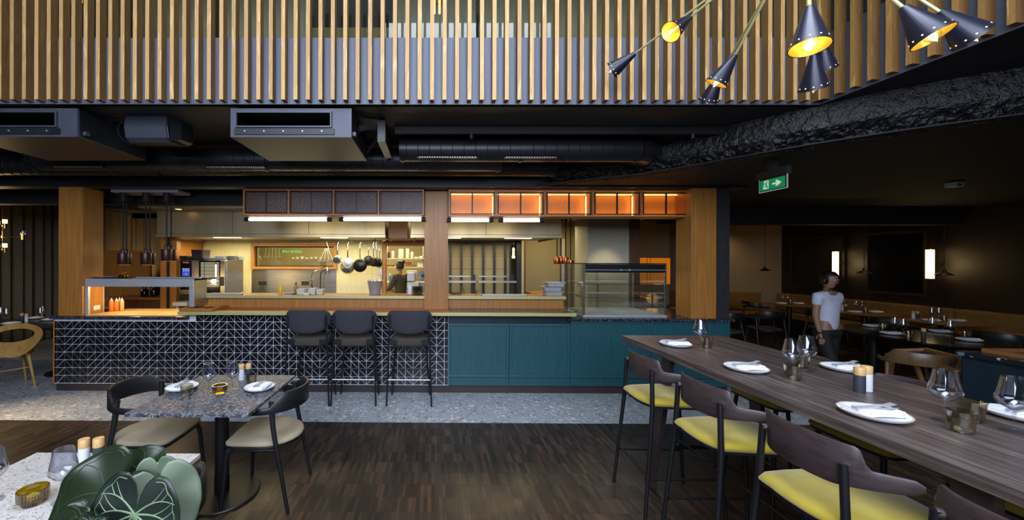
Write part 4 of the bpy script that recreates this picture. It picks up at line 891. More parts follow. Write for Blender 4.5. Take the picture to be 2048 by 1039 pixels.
for i in range(8):
    q = on_ledge(903+2.6*i, 5.45); t = thing('spice_pot', ('first','second','third','fourth','fifth','sixth','seventh','eighth')[i]+' tiny dark pot from the column on the right ledge', 'pot', q, 'tiny pots on the right ledge'); MB().lathe([(.008,.0005),(.009,.02),(.004,.026),(.005,.032+.004*(i%3)),(.001,.034+.004*(i%3))], q, 10).build('body', M['plastic_dark'], t, smooth=True)
# combi oven
x0_, x1_, z0_, z1_ = aabb(356, 452, 520, 588.5, 6.1)
ov = thing('combi_oven', 'steel combi oven with lit glass door and blue touch panel', 'oven', ((x0_+x1_)/2, 6.35, z0_))
box('body', M['steel'], ov, x0_, x1_, 6.12, 6.66, z0_, z1_, bev=.004)
fx = lambda px: P(px,550,6.1).x; fz = lambda py: P(400,py,6.1).z
cp = box('control_panel', M['black_gloss'], ov, fx(360.5), fx(382.5), 6.105, 6.119, fz(579), z1_-.006); box('touch_screen', emit('blue_screen','#4a5cc0',.9), cp, fx(364), fx(379), 6.102, 6.1045, fz(552), fz(536)); box('maker_plate', base_mat('orange_plate','#b86a4a',.4)[0], cp, fx(365), fx(377.5), 6.102, 6.1045, fz(526), fz(523))
mb = MB()
for i in range(6): mb.box(fx(364.5+2.4*i), fx(365.8+2.4*i), 6.1, 6.1015, fz(537.6), fz(536.6))
for i in range(3): mb.box(fx(367+4.4*i), fx(368.2+4.4*i), 6.1, 6.1015, fz(542), fz(539))
mb.box(fx(370), fx(374), 6.1, 6.1015, fz(548), fz(547)); mb.build('screen_icons', emit('icons','#c8d0f0',1.2), cp)
dr = thing('x','x','x'); bpy.data.objects.remove(dr)
door = MB(); door.frame(fx(398), fx(441), z0_+.005, z1_-.005, 6.095, 6.118, .02, .12); dd = door.build('door', M['black_gloss'], ov); box('door_post', M['steel'], ov, fx(388), fx(397.5), 6.10, 6.119, z0_+.005, z1_-.005); box('door_edge', M['steel'], ov, fx(441.5), fx(451), 6.085, 6.119, z0_+.005, z1_-.005, bev=.003)
box('door_glass', M['glass_pane'], dd, fx(399)+.01, fx(440)-.01, 6.10, 6.104, z0_+.125, z1_-.025); box('oven_interior', emit('lit_oven','#b8aa90',.8), ov, fx(399), fx(440), 6.1195, 6.1199, z0_+.13, z1_-.03)
mb = MB()
for i in range(7): zz = z0_+.16+i*.055; mb.tube([(fx(402),6.112,zz),(fx(438),6.112,zz)], .004, 6)
for px in (408, 431): mb.box(fx(px)-.004, fx(px)+.004, 6.108, 6.118, z0_+.13, z1_-.03)
mb.build('shelf_racks', M['chrome'], ov)
box('oven_lamp', emit('oven_lamp','#fff4dc',1.5), ov, fx(430), fx(433), 6.1, 6.107, fz(558), fz(528))
mb = MB().box(fx(443),fx(448),6.06,6.084,fz(571),fz(553)); mb.build('handle', M['plastic_dark'], ov, bev=.004); MB().tube([(fx(443.5),6.05,fz(570)),(fx(443.5),6.05,fz(554))], .008, 8).build('handle_bar', M['chrome'], ov, smooth=True)
st = thing('oven_stand', 'dark stand with steel shelf under the combi oven', 'stand', ((x0_+x1_)/2,6.35,0)); box('body', M['plastic_dark'], st, x0_+.01, x1_-.01, 6.14, 6.59, 0, z0_-.002); q = P(349,606,5.9); box('side_shelf', M['steel_light'], st, P(349,606,5.9).x, P(378,606,5.9).x, 5.85, 6.13, P(349,611,5.9).z, P(349,603,5.9).z, bev=.003)
box('shelf_leg', M['steel_light'], st, P(352,606,5.9).x, P(356,606,5.9).x, 5.9, 5.94, 0, P(349,611,5.9).z-.001)
# things on the oven
zo = z1_
def bowl(c, r, h, m, lab, name='bowl', cat='bowl', group=None, sx=1, sy=1):
    t = thing(name, lab, cat, c, group); MB().lathe([(r*.6,.0005),(r*.9,h*.5),(r,h),(r*.94,h),(r*.8,h*.5),(r*.5,.006),(.001,.005)], c, 20, sx=sx, sy=sy).build('dish', m, t, smooth=True)
tub(Vector((P(372,519,6.3).x,6.3,zo)),.11,.2,.07,M['plastic_dark'],'low black plastic tub on the oven, far left'); tub(Vector((P(385,519,6.3).x+.02,6.25,zo)),.09,.16,.05,M['plastic_dark'],'second low black tub on the oven'); tub(Vector((P(402,519,6.3).x,6.3,zo)),.2,.25,.17,M['plastic_dark'],'tall black plastic crate on the oven')
for k in range(3): bowl(Vector((P(420,519,6.35).x,6.35,zo+.012*k+.0005*k)),.13,.018,M['ceramic'],('bottom','middle','top')[k]+' flat pale lid in the pile behind the oven door','lid','lid','flat lids on the oven')
for k in range(4): bowl(Vector((P(440,519,6.25).x+.01*(k%2),6.25,zo+.015*k+.0005*k)),.09,.02,M['ceramic'],('bottom','second','third','top')[k]+' pale plate in the middle pile on the oven','plate','plate','middle plate pile on the oven')
for k in range(4): bowl(Vector((P(463,519,6.4).x,6.4,zo+.017*k+.0005*k)),.09,.022,M['steel_light'],('bottom','second','third','top')[k]+' steel plate in the right pile on the oven','plate','plate','right plate pile on the oven')
for k in range(4): bowl(Vector((P(483,519,6.5).x-.03,6.52,zo+.015*k+.0005*k)),.07,.02,M['ceramic'],('bottom','second','third','top')[k]+' plate in the pile at the far right on the oven','plate','plate','far right plate pile on the oven')
# doorway, store room with shelves, cook and slicer
x0_ = P(766,540,7.17).x; mb = MB(); mb.box(x0_, x0_+.055, 7.12, 7.34, 0, 2.06); mb.box(x0_+.055, -.14, 7.12, 7.34, P(800,491,7.15).z, 2.10); dz = struct(mb.build('door_1', M['walnut'])); dz['label'] = 'wood framed opening to the store room'
sh = thing('store_shelves', 'steel wall shelving in the store room behind the doorway', 'shelving', (-.7,8.6,0)); xa, xb = P(771,520,8.6).x-.05, -.15
zs = [P(810,516,8.6).z, P(810,533,8.6).z]
for zz in zs: box('shelf', M['steel_light'], sh, xa, xb, 8.6, 8.95, zz-.02, zz)
for x in (xa+.05, xb-.06): box('upright', M['steel_light'], sh, x-.012, x+.012, 8.93, 8.955, 0, 2.3)
bn = thing('prep_bench', 'steel preparation bench in the store room', 'bench', (-.7,8.5,0)); zb_ = P(810,564,8.2).z; box('worktop', M['steel_light'], bn, xa, xb, 8.2, 8.9, zb_-.03, zb_); box('body', M['steel'], bn, xa+.02, xb-.02, 8.25, 8.88, 0, zb_-.031)
for i, (px, h, r, m) in enumerate(((777,.14,.03,'plastic_dark'),(786,.17,.035,'glass_smoke'),(802,.21,.06,'clear_plastic'),(815,.22,.04,'clear_plastic'),(824,.15,.035,'clear_plastic'),(833,.03,.05,'plastic_white'),(843,.05,.05,'plastic_white'))):
    q = Vector((P(px,516,8.7).x,8.72,zs[0])); t = thing('container', ('dark','ribbed','wide clear','tall clear','small clear','low white','end white')[i]+' container on the top store shelf', 'container', q, 'containers on the top store shelf'); MB().lathe([(r*.9,.001),(r,.01),(r,h*.85),(r*.85,h)], q, 14).build('body', M[m] if m[0] != 'g' else M['steel_light'], t, smooth=True)
M['bread'] = mottle('baked_brown','#8a5a28','#b07a3a',30,.8)
for i in range(9):
    r_ = .03; q = Vector((P(812+3.2*(i%6),530,8.7).x, 8.7+.0*i, zs[1]+(.0 if i < 6 else .05))); q.x += .02*(i >= 6); t = thing('bread_roll', ('first','second','third','fourth','fifth','sixth','seventh','eighth','ninth')[i]+' brown roll in the heap on the second store shelf', 'bread roll', q, 'rolls on the second store shelf'); MB().lathe([(.001,.001),(.026,.006),(.034,.025),(.024,.048),(.001,.055)], q, 12).build('crust', M['bread'], t, smooth=True)
q = Vector((P(780,530,8.7).x,8.7,zs[1])); tub(q,.2,.2,.04,M['bread'],'low brown tray on the second store shelf','tray','tray')
q = Vector((P(841,530,8.6).x,8.7,zs[1])); tub(q,.14,.2,.09,M['plastic_white'],'white folded boxes on the second store shelf','box','box')
squeeze(Vector((P(780,560,8.3).x,8.3,zb_)), .2, .025, base_mat('blue_bottle','#2a7ab0',.4)[0], 'blue bottle on the store room bench', 'plastic_white')
tub(Vector((P(815,562,8.4).x,8.45,zb_)),.3,.2,.05,M['bread'],'shallow tray of food on the store room bench','tray','tray')
q = Vector((P(834,566,7.9).x,7.9,1.15)); z0_ = .0
t = thing('meat_slicer', 'steel meat slicer with round blade at the right of the doorway', 'slicer', (q.x,7.9,0)); x_ = q.x
box('stand', M['steel'], t, x_-.2, x_+.04, 7.75, 8.1, 0, P(838,578,7.8).z); box('base', M['steel_light'], t, x_-.2, x_+.05, 7.72, 8.0, P(838,576,7.8).z, P(838,563,7.8).z, bev=.01)
box('carriage', M['steel_light'], t, x_-.2, x_-.04, 7.74, 7.95, P(838,562,7.8).z, P(838,545,7.8).z, bev=.01)
c = P(846,551,7.74); mb = MB().tube([(c.x,7.70,c.z),(c.x,7.73,c.z)], .10, 28); mb.build('blade', M['chrome'], t, smooth=True); MB().tube([(c.x,7.69,c.z),(c.x,7.70,c.z)], .04, 18).build('hub', M['plastic_dark'], t, smooth=True)
box('guard', M['plastic_white'], t, x_-.22, x_+.0, 7.96, 7.99, P(838,560,7.8).z, P(838,541,7.8).z, bev=.01)
# black steel framed screen right of the middle column
sc3 = thing('steel_screen', 'black framed screen with upright posts right of the middle column', 'screen', (1.0,7.0,0)); zt_ = 2.0
for px, w_ in ((901,3.5),(911.5-9,0),(923,4),(945,4.5),(967,4.5),(989,4.5),(1011,4.5),(1021,2.5)):
    if w_ == 0: continue
    a, b = P(px-w_/2,530,7.0).x, P(px+w_/2,530,7.0).x; box('post', M['black_metal'], sc3, a, b, 7.0, 7.04, 0, zt_)
box('head_rail', M['black_metal'], sc3, P(896,480,7.0).x, P(1042,480,7.0).x, 6.99, 7.05, zt_+.0005, 2.05)
for py in (506, 512, 537): 
    z = P(950,py,7.1).z; box('board_joint', M['walnut_dark'], sc3, P(897,py,7.1).x, P(1019,py,7.1).x, 7.055, 7.058, z-.003, z+.003)
box('infill_board', M['beige'], sc3, P(896,500,7.06).x, P(1019,500,7.06).x, 7.06, 7.08, 0, 2.04)
a, b = P(1033,530,6.9).x, P(1042,530,6.9).x; box('end_post', M['black_metal'], sc3, a, b, 6.9, 6.98, 0, 2.05)
gs = thing('gantry_shelf', 'double steel gantry shelf over the right cooking line', 'shelf', (.9,6.3,0))
for (py0, py1, Y) in ((551,553.5,6.5),(561.5,565,6.2)):
    for a_, b_ in ((897,951),(957,1033)): box('shelf', M['steel'], gs, P(a_,550,Y).x, P(b_ if Y < 6.4 else b_-8,550,Y).x, Y, Y+.12, P(950,py1,Y).z, P(950,py0,Y).z)
for px in (947, 1023): a = P(px,560,6.35).x; box('upright', M['black_metal'], gs, a-.03, a+.03, 6.33, 6.39, .0, P(px,549,6.3).z)
q = P(1027,517,6.7); t = thing('bag_of_wrap', 'clear plastic bag hanging at the end of the screen', 'bag', q); MB().lathe([(.001,0),(.03,.005),(.035,.03),(.022,.07),(.02,.14),(.026,.17),(.005,.20)], q, 12, sy=.6).build('bag', M['clear_plastic'], t, smooth=True); MB().tube([q+Vector((0,0,.19)),(q.x,6.7,2.08)], .003, 6).build('string', M['plastic_dark'], t)
# passage: doors and trims
for x0p, x1p, m, nm in ((1043,1048,'cream_tile','trim_7'),(1049,1051,'walnut_dark','trim_7'),(1123,1130,'cream_tile','trim_8'),(1121.5,1123,'walnut_dark','trim_8'),(1168,1170,'walnut_dark','trim_9')):
    a, b = P(x0p,500,8.45).x, P(x1p,500,8.45).x; struct(box(nm, M[m if m != 'cream_tile' else 'pale'] if m != 'cream_tile' else M['white_wall'], None, a, b, 8.44, 8.5, 0, 2.2))
a, b = P(1060,583,7.2), P(1098,590,7.2); t = thing('prep_table', 'small prep table with wooden board in the right passage', 'table', (a.x,7.3,0)); box('board', M['walnut_h'], t, a.x-.0, b.x+.3, 7.1, 7.6, 1.07, 1.10)
for x in (a.x+.04, b.x+.2):
    for y in (7.15,7.5): box('leg', M['black_metal'], t, x-.015, x+.015, y, y+.03, 0, 1.069)
# glass display case
DX0, DX1 = P(1167,580,4.93).x, P(1333,580,4.93).x; dzt = P(1250,528,4.93).z; DYB = 5.75
dc = thing('display_case', 'glass countertop display case with steel frame and three shelves', 'display case', ((DX0+DX1)/2, 5.3, CT))
for x in (DX0, DX1-.02):
    for y in (4.93, DYB-.02): box('post', M['steel'], dc, x, x+.02, y, y+.02, CT+.03, dzt-.001)
box('base', M['steel_light'], dc, DX0-.005, DX1+.005, 4.92, DYB+.005, CT+.0005, CT+.03, bev=.003)
box('deck', M['steel_light'], dc, DX0+.022, DX1-.022, 4.96, DYB-.03, CT+.0305, CT+.036)
box('top_panel', M['black_metal'], dc, DX0, DX1, 4.93, DYB, dzt, dzt+.012)
sh_ = box('shutter', M['black_metal'], dc, DX0+.021, DX1-.021, 4.925, 4.945, P(1250,545,4.93).z, dzt-.002, bev=.004); box('shutter_rail', M['steel_light'], dc, DX0+.021, DX1-.021, 4.918, 4.9245, P(1250,540,4.93).z, P(1250,539,4.93).z)
hx0, hx1, hz = P(1242,540,4.9).x, P(1259,540,4.9).x, P(1250,541,4.9).z
MB().tube(smoothpts([(hx0,4.92,hz+.022),(hx0,4.9,hz+.02),(hx0+.008,4.895,hz),(hx1-.008,4.895,hz),(hx1,4.9,hz+.02),(hx1,4.92,hz+.022)],4), .005, 8).build('handle', M['chrome'], dc, smooth=True)
for pyf in (571-3, 597-2):
    z = P(1250, pyf, 4.98).z; box('shelf', M['glass_pane'], dc, DX0+.025, DX1-.12, 4.98, DYB-.05, z-.004, z+.004); box('shelf_edge', M['steel_light'], dc, DX0+.025, DX1-.12, DYB-.06, DYB-.048, z-.012, z+.012)
    box('shelf_bracket', M['steel_light'], dc, DX1-.119, DX1-.021, 4.99, 5.0, z-.006, z+.006)
z0g, z1g = CT+.037, dzt-.002
box('front_glass', M['glass_pane'], dc, DX0+.021, DX1-.021, 4.934, 4.938, z0g, P(1250,546,4.93).z)
for x in (DX0+.008, DX1-.012): box('side_glass', M['glass_pane'], dc, x, x+.004, 4.952, DYB-.022, z0g, z1g)
box('back_door_rail', M['steel'], dc, (DX0+DX1)/2-.015, (DX0+DX1)/2+.015, DYB-.02, DYB-.008, z0g, z1g); box('back_glass', M['glass_pane'], dc, DX0+.021, (DX0+DX1)/2-.016, DYB-.014, DYB-.010, z0g, z1g); box('back_glass', M['glass_pane'], dc, (DX0+DX1)/2+.016, DX1-.021, DYB-.014, DYB-.010, z0g, z1g)
a = P(1133,600,5.5).x
q = Vector((P(1150,620,5.2).x-.0,5.35,CT)); bowl(Vector((q.x-.02,5.2,CT)),.05,.05,base_mat('green_bowl','#2a6a34',.4)[0],'small green bowl left of the display case'); bowl(Vector((q.x-.07,5.45,CT)),.06,.05,M['plastic_dark'],'dark bowl left of the display case')
# orange lamp and the room behind the right column
q = P(1304,541,7.2); t = thing('floor_lamp', 'glowing square orange floor lamp behind the display case', 'lamp', (q.x,7.2,0)); za, zb_ = P(1304,515,7).z, P(1304,568,7).z
M['shade_orange'] = emit('lit_orange_shade','#c06a14',.85)
mb = MB(); s_ = .215
mb.box(q.x-s_,q.x+s_,6.99,7.0,zb_,za); mb.box(q.x-s_,q.x+s_,7.42,7.43,zb_,za); mb.box(q.x-s_,q.x-s_+.01,7.0,7.42,zb_,za); mb.box(q.x+s_-.01,q.x+s_,7.0,7.42,zb_,za); mb.build('shade', M['shade_orange'], t); mb = MB().frame(q.x-s_-.004,q.x+s_+.004,zb_-.004,za+.004,6.985,6.989,.008); mb.box(q.x-s_+.06,q.x-s_+.066,6.985,6.989,zb_,za); mb.build('shade_trim', M['walnut_dark'], t)
MB().tube([(q.x,7.2,.02),(q.x,7.2,za-.1)], .014, 8).build('pole', M['brass_yel'], t, smooth=True); MB().cyl((q.x,7.2,0),.16,0,.02,24).build('base', M['black_metal'], t); point('orange_lamp_light',(q.x,7.2,1.0),5,(1,.55,.15),.1)
# ---------------------------------------------------------------- furniture prototypes
def side_profile(pts, r): return [Vector(p) for p in pts]
def band(path, z_lo, z_hi, thick, n_out=None):
    """curved board: path of (x, y), heights per point, thickness; lofted rings"""
    rings = []; m = len(path)
    for i, p in enumerate(path):
        a = Vector(path[max(i-1,0)]); b = Vector(path[min(i+1,m-1)]); t = (b-a); n = Vector((-t.y, t.x)).normalized()*thick/2
        lo, hi = z_lo[i], z_hi[i]; e = min(.006, (hi-lo)/3)
        p = Vector(p)
        rings.append([(p.x+n.x*.6,p.y+n.y*.6,lo),(p.x+n.x,p.y+n.y,lo+e),(p.x+n.x,p.y+n.y,hi-e),(p.x+n.x*.6,p.y+n.y*.6,hi),(p.x-n.x*.6,p.y-n.y*.6,hi),(p.x-n.x,p.y-n.y,hi-e),(p.x-n.x,p.y-n.y,lo+e),(p.x-n.x*.6,p.y-n.y*.6,lo)])
    return MB().loft(rings)
def dshape(w_, d0, d1, n=10, r=.07):
    """seat outline facing +x (front), rounded back; w_ = half width"""
    pts = []
    for k in range(n+1): a = PI/2+PI*k/n; pts.append((d0*1.0+(-d0)*0+d0+ -d0 + (abs(d0))*math.cos(a)*0 , 0)) if False else None
    out = []
    for k in range(13):
        a = PI/2+PI*k/12; out.append((-.02+(d0+.02)*-1*0+ (abs(d0)-.02)*math.cos(a), w_*math.sin(a)))
    out += [(d1-r, -w_*.98),(d1-r*.3,-w_*.93),(d1,-w_*.8),(d1+.008,0),(d1,w_*.8),(d1-r*.3,w_*.93),(d1-r,w_*.98)]
    return out
def cushion(poly, z0, z1, e=.012, name=None):
    c = Vector((sum(p[0] for p in poly)/len(poly), sum(p[1] for p in poly)/len(poly))); rings = []
    for s, z in ((.96,z0),(1,z0+e*.5),(1,z1-e),(.965,z1-e*.35),(.90,z1),(.55,z1+.005),(.05,z1+.006)):
        rings.append([(c.x+(x-c.x)*s, c.y+(y-c.y)*s, z) for x, y in poly])
    return MB().loft(rings)
def make_chair(wood_m='black_wood', seat_m='beige_seat', lab='', cat='chair', name='dining_chair'):
    t = thing(name, lab, cat, (0,0,0)); poly = dshape(.225, -.24, .225)
    cushion(poly, .435, .468, .014).build('seat', M[seat_m], t, smooth=True)
    MB().prism([(x*.97,y*.97) for x,y in poly], .412, .434).build('seat_frame', M[wood_m], t, bev=.004)
    for s in (1,-1):
        MB().tube(smoothpts([(.235,s*.225,.001),(.215,s*.205,.25),(.205,s*.195,.38),(.17,s*.18,.425)],5), [.012,.0125,.013,.0135,.014,.0145,.015,.0155,.016,.017,.018,.019,.02,.02,.02,.018], 12).build('leg', M[wood_m], t, smooth=True)
        MB().tube(smoothpts([(-.225,s*.235,.001),(-.17,s*.232,.30),(-.12,s*.222,.55),(-.105,s*.215,.715),(-.105,s*.214,.745)],5), [.011]+[.012+.0005*k for k in range(17)]+[.021,.019,.010], 12).build('leg', M[wood_m], t, smooth=True)
        MB().tube([(.20,s*.19,.40),(-.14,s*.226,.42)], .009, 8).build('side_rail', M[wood_m], t, smooth=True)
    path, lo, hi = [], [], []
    for k in range(41):
        a = (k/40*2-1)*math.radians(104); f = abs(a)/math.radians(104)
        path.append((-.0-.265*math.cos(a)+.0, .255*math.sin(a)*(1 if f < .8 else 1)))
        h = .80 if f < .42 else .80-(.80-.705)*min(1,(f-.42)/.24)**1.4 if f < .66 else .705-.006*(f-.66)
        l = .668+.004*math.cos(f*3)
        lo.append(l if f < .97 else l+.006); hi.append(h if f < .97 else h-.008)
    band(path, lo, hi, .018).build('backrest', M[wood_m], t, smooth=True)
    return t
def make_bar_chair():
    t = thing('bar_chair', '', 'bar chair', (0,0,0))
    poly = [(-.20,-.175),(-.235,-.10),(-.245,0),(-.235,.10),(-.20,.175),(.12,.21),(.19,.205),(.215,.17),(.225,0),(.215,-.17),(.19,-.205),(.12,-.21)]
    pp = [tuple(p)[:2] for p in smoothpts([(x,y,0) for x,y in poly+poly[:1]],3)[:-1]]
    cushion(pp, .728, .768, .02).build('seat', M['yellow'], t, smooth=True); MB().prism([(x*.98,y*.98) for x,y in pp], .716, .7275).build('seat_frame', M['black_metal'], t)
    for s in (1,-1):
        MB().tube([(-.275,s*.215,.001),(-.21,s*.18,.72),(-.205,s*.165,.972)], [.0105,.014,.013], 12).build('leg', M['black_metal'], t, smooth=True)
        MB().tube([(.255,s*.215,.001),(.18,s*.16,.72)], [.0105,.013], 12).build('leg', M['black_metal'], t, smooth=True)
        MB().tube([(-.252,s*.203,.26),(.228,s*.197,.26)], .007, 8).build('stretcher', M['black_metal'], t, smooth=True)
        k_ = MB().tube([(-.205,s*.168,.962),(-.188,s*.158,.962)], .016, 14).build('peg', M['smoked'], t, smooth=True)
    MB().tube([(-.250,-.202,.29),(-.250,.202,.29)], .007, 8).build('stretcher', M['black_metal'], t, smooth=True); MB().tube([(.2,-.185,.34),(.2,.185,.34)], .009, 8).build('footrest', M['black_metal'], t, smooth=True)
    path, lo, hi = [], [], []
    for k in range(57):
        u = k/28-1; f = abs(u); y = u*.275; x = -.225+.02*f+.155*f**3.2
        path.append((x, y*(1-.02*f)))
        if f < .66: h = 1.045-.014*f**2
        else:
            q = min(1,(f-.66)/.085); q = q*q*(3-2*q); h = 1.039-(1.039-.968)*q
        l = .884+.036*max(0,(f-.45)/.55)**1.2
        if f > .95: e = (f-.95)/.05; h -= .014*e*e; l += .012*e*e
        lo.append(l); hi.append(h)
    band(path, lo, hi, .013).build('backrest', M['smoked'], t, smooth=True); return t
def make_stool():
    t = thing('bar_stool', '', 'bar stool', (0,0,0)); bm_ = 'black_metal'      # faces +y, back towards -y
    for s in (1,-1):
        MB().tube([(s*.262,-.20,.001),(s*.235,-.195,.72),(s*.225,-.205,1.06)], .0105, 10).build('leg', M[bm_], t, smooth=True)
        MB().tube([(s*.240,.19,.001),(s*.19,.17,.70)], .0105, 10).build('leg', M[bm_], t, smooth=True)
        MB().tube([(s*.252,-.20,.31),(s*.222,.185,.33)], .008, 8).build('footrest_side', M[bm_], t, smooth=True)
        box('arm_plate', M[bm_], t, s*.236-.0*s, s*.236-s*.09, -.2, -.19, .715, .775) if s < 0 else box('arm_plate', M[bm_], t, .146, .236, -.2, -.19, .715, .775)
    for y, z, w_ in ((-.20,.31,.252),(.185,.33,.222)): MB().tube([(-w_,y,z),(w_,y,z)], .008, 8).build('footrest', M['steel_light'] if y < 0 else M[bm_], t, smooth=True)
    poly = [(.235*math.cos(a)*(1.0), .215*math.sin(a)) for a in [2*PI*k/28 for k in range(28)]]
    poly = [(max(-.225,min(.225,x*1.1)), max(-.2,min(.2,y*1.1))) for x, y in poly]
    cushion(poly, .70, .79, .03).build('seat', M['brown_fabric'], t, smooth=True)
    box('seat_frame', M[bm_], t, -.19, .19, -.17, .17, .685, .699)
    # padded backrest: wide rounded shield, curving forward at the sides
    rings = []; n = 26
    def outline(u):                       # half height up/down at a lateral position u in -1..1
        e = (1-abs(u)**3.2)**.5 if abs(u) < 1 else 0
        top = 1.035+.085*min(1,e*1.15) - .012*u*u; bot = 1.0-.155*(max(0,1-abs(u)**2.3))**.75
        return bot, top
    for k in range(n+1):
        u = (k/n*2-1)*.995; b_, t_ = outline(u); x = .262*math.sin(u*1.28)/math.sin(1.28); y = -.235+.16*(1-math.cos(u*1.28)); th = .028*(1-.75*abs(u)**6)
        m_ = (b_+t_)/2; hh = (t_-b_)/2; nx, ny = math.sin(u*.9), -math.cos(u*.9)
        rings.append([(x-nx*th*math.cos(a)*-1, y+ny*th*math.cos(a), m_+hh*math.copysign(abs(math.sin(a))**.55, math.sin(a))) for a in [2*PI*j/16 for j in range(16)]])
    MB().loft(rings).build('backrest', M['grey_fabric'], t, smooth=True)
    for s in (1,-1): box('side_piping', M['black'], t, s*.214-.004, s*.214+.004, -.232, -.215, .93, 1.04)
    return t
proto = make_stool()
for i, (px, lab) in enumerate(((613,'dark grey upholstered bar stool at the bar, leftmost of three'),(706.8,'dark grey upholstered bar stool at the bar, middle of three'),(818,'dark grey upholstered bar stool at the bar, rightmost of three'))):
    q = P(px, 812, 4.42); place(proto, (q.x, 4.62, 0), 0, lab, 'upholstered stools at the bar')
proto = make_bar_chair()
BCX = 1.675
for i, y in enumerate((2.71,2.11,1.53,.95)):
    place(proto, (BCX, y, 0), 0, ('far left-side bar chair with yellow seat, nearest the counter','second left-side bar chair with yellow seat from the counter','third left-side bar chair with yellow seat, large in the foreground','near left-side bar chair cut off by the bottom right corner')[i], 'yellow bar chairs on the left of the high table')
for i, y in enumerate((2.69,2.09,1.49,.9)):
    place(proto, (2.46, y, 0), PI, ('far right-side bar chair, yellow seat half hidden under the high table end','second right-side bar chair, yellow seat under the high table','third right-side bar chair in shadow under the high table','near right-side bar chair hidden by the table foreground')[i], 'yellow bar chairs on the right of the high table')
proto = make_chair()
place(proto, (-1.18, 2.765, 0), PI, 'black curved-back chair with beige seat right of the dark speckled table')
place(proto, (-2.02, 2.765, 0), 0, 'black curved-back chair with beige seat left of the dark speckled table')
place(proto, (-1.205, 1.50, 0), PI, 'black curved-back chair at the white table, half hidden by the plant')
# ---------------------------------------------------------------- tables
def pedestal(t, x, y, zt_, rb=.255):
    MB().cyl((x,y,0), .047, .022, zt_-.012, 24).build('pole', M['black_metal'], t, smooth=True); MB().cyl((x,y,0), .05, .02, .14, 24).build('pole_collar', M['black_metal'], t, smooth=True)
    MB().lathe([(rb,.0005),(rb,.008),(rb-.006,.014),(.055,.020)], (x,y,0), 48).build('base', M['black_metal'], t, smooth=True)
    box('top_plate', M['black_metal'], t, x-.2, x+.2, y-.05, y+.05, zt_-.012, zt_-.001)
t1 = thing('dining_table', 'square dining table with dark blue-grey terrazzo top on a round pedestal', 'table', (-1.52,2.75,0)); box('tabletop', M['terrazzo_dark'], t1, -1.905, -1.135, 2.345, 3.153, .718, .74, bev=.002); pedestal(t1, -1.52, 2.75, .718)
t2 = thing('dining_table', 'white terrazzo dining table in the bottom left corner', 'table', (-1.54,1.46,0)); box('tabletop', M['terrazzo_white'], t2, -1.95, -1.137, 1.05, 1.866, .718, .74, bev=.002); pedestal(t2, -1.54, 1.46, .718)
ht = thing('high_table', 'long high table of smoky purple-brown oak planks', 'table', (2.1,2.0,0)); hx0, hx1, hy0, hy1 = 1.658, 2.535, .78, 3.33
n = 7; wd = (hx1-hx0)/n
for i in range(n): box('plank', M['high_table'], ht, hx0+i*wd+.0004, hx0+(i+1)*wd-.0004, hy0, hy1, 1.005, 1.05, bev=.0012)
for y, s in ((2.86,1),(1.25,-1)):
    for sx_, x in ((-1,1.78),(1,2.41)): MB().bar((x, y, 1.0),(x+sx_*.11, y+s*.05, .001),.035,.10).build('leg', M['smoked'], ht)
    MB().bar((1.74,y,.985),(2.45,y,.985),.09,.035).build('top_rail', M['smoked'], ht); MB().bar((1.84,y+s*.02,.30),(2.35,y+s*.02,.30),.03,.03).build('cross_bar', M['black_metal'], ht)
MB().bar((2.095,2.84,.975),(2.095,1.27,.975),.06,.03).build('spine', M['smoked'], ht)
for y0_, y1_ in ((2.6,1.9),(1.5,2.1)): MB().tube(smoothpts([(1.76,y0_,.38),(1.9,(y0_+y1_)/2,.42),(2.3,y1_,.30)]), .006, 6).build('brace', M['black_metal'], ht, smooth=True)
# ---------------------------------------------------------------- tableware prototypes
def mk_plate():
    t = thing('plate','','plate'); MB().lathe([(.06,.0005),(.085,.004),(.104,.014),(.108,.021),(.106,.0225),(.101,.019),(.08,.010),(.001,.009)], n=48).build('dish', M['ceramic'], t, smooth=True)
    MB().lathe([(.1045,.0228),(.1065,.0238),(.1085,.0222)], n=48, cap=False).build('rim', M['rim_brown'], t, smooth=True); return t
def mk_napkin():
    t = thing('napkin','','napkin'); z = .0105
    for i, (a, b, w_, h) in enumerate(((-.078,.092,.052,.007),(-.074,.086,.050,.007),(-.07,.080,.046,.007))):
        y0_ = -.055+.012*i; rings = []
        for k in range(13):
            u = k/12; x = a+(b-a)*u; zz = z+.0075*i+.0035*math.sin(u*PI)+.004*(u > .9); hh = h*(.6+.4*math.sin(min(1,u*5+.2)*PI/2))
            s = .012*math.sin(u*2.2+i)
            rings.append([(x,y0_+s,zz+hh*.3),(x,y0_+s+.003,zz),(x,y0_+s+2*w_-.003,zz),(x,y0_+s+2*w_,zz+hh*.5),(x,y0_+s+2*w_-.004,zz+hh),(x,y0_+s+.004,zz+hh)])
        MB().loft(rings).build('fold', M['linen'], t, smooth=True)
    return t
def mk_fork():
    t = thing('fork','','fork'); z = .040
    MB().tube([(-.075,0,z-.003),(-.02,0,z),(.03,0,z+.004)], [.0035,.0028,.0024], 8, sx=1.6).build('handle', M['steel_light'], t, smooth=True)
    mb = MB().loft([[(.03,-.004,z+.003),(.03,.004,z+.003),(.03,.004,z+.006),(.03,-.004,z+.006)],[(.048,-.011,z+.002),(.048,.011,z+.002),(.048,.011,z+.005),(.048,-.011,z+.005)],[(.058,-.012,z+.004),(.058,.012,z+.004),(.058,.012,z+.007),(.058,-.012,z+.007)]])
    for k in range(4): y = -.0105+.007*k; mb.bar((.057,y,z+.0055),(.085,y,z+.013),.0032,.002)
    mb.build('tines', M['steel_light'], t); return t
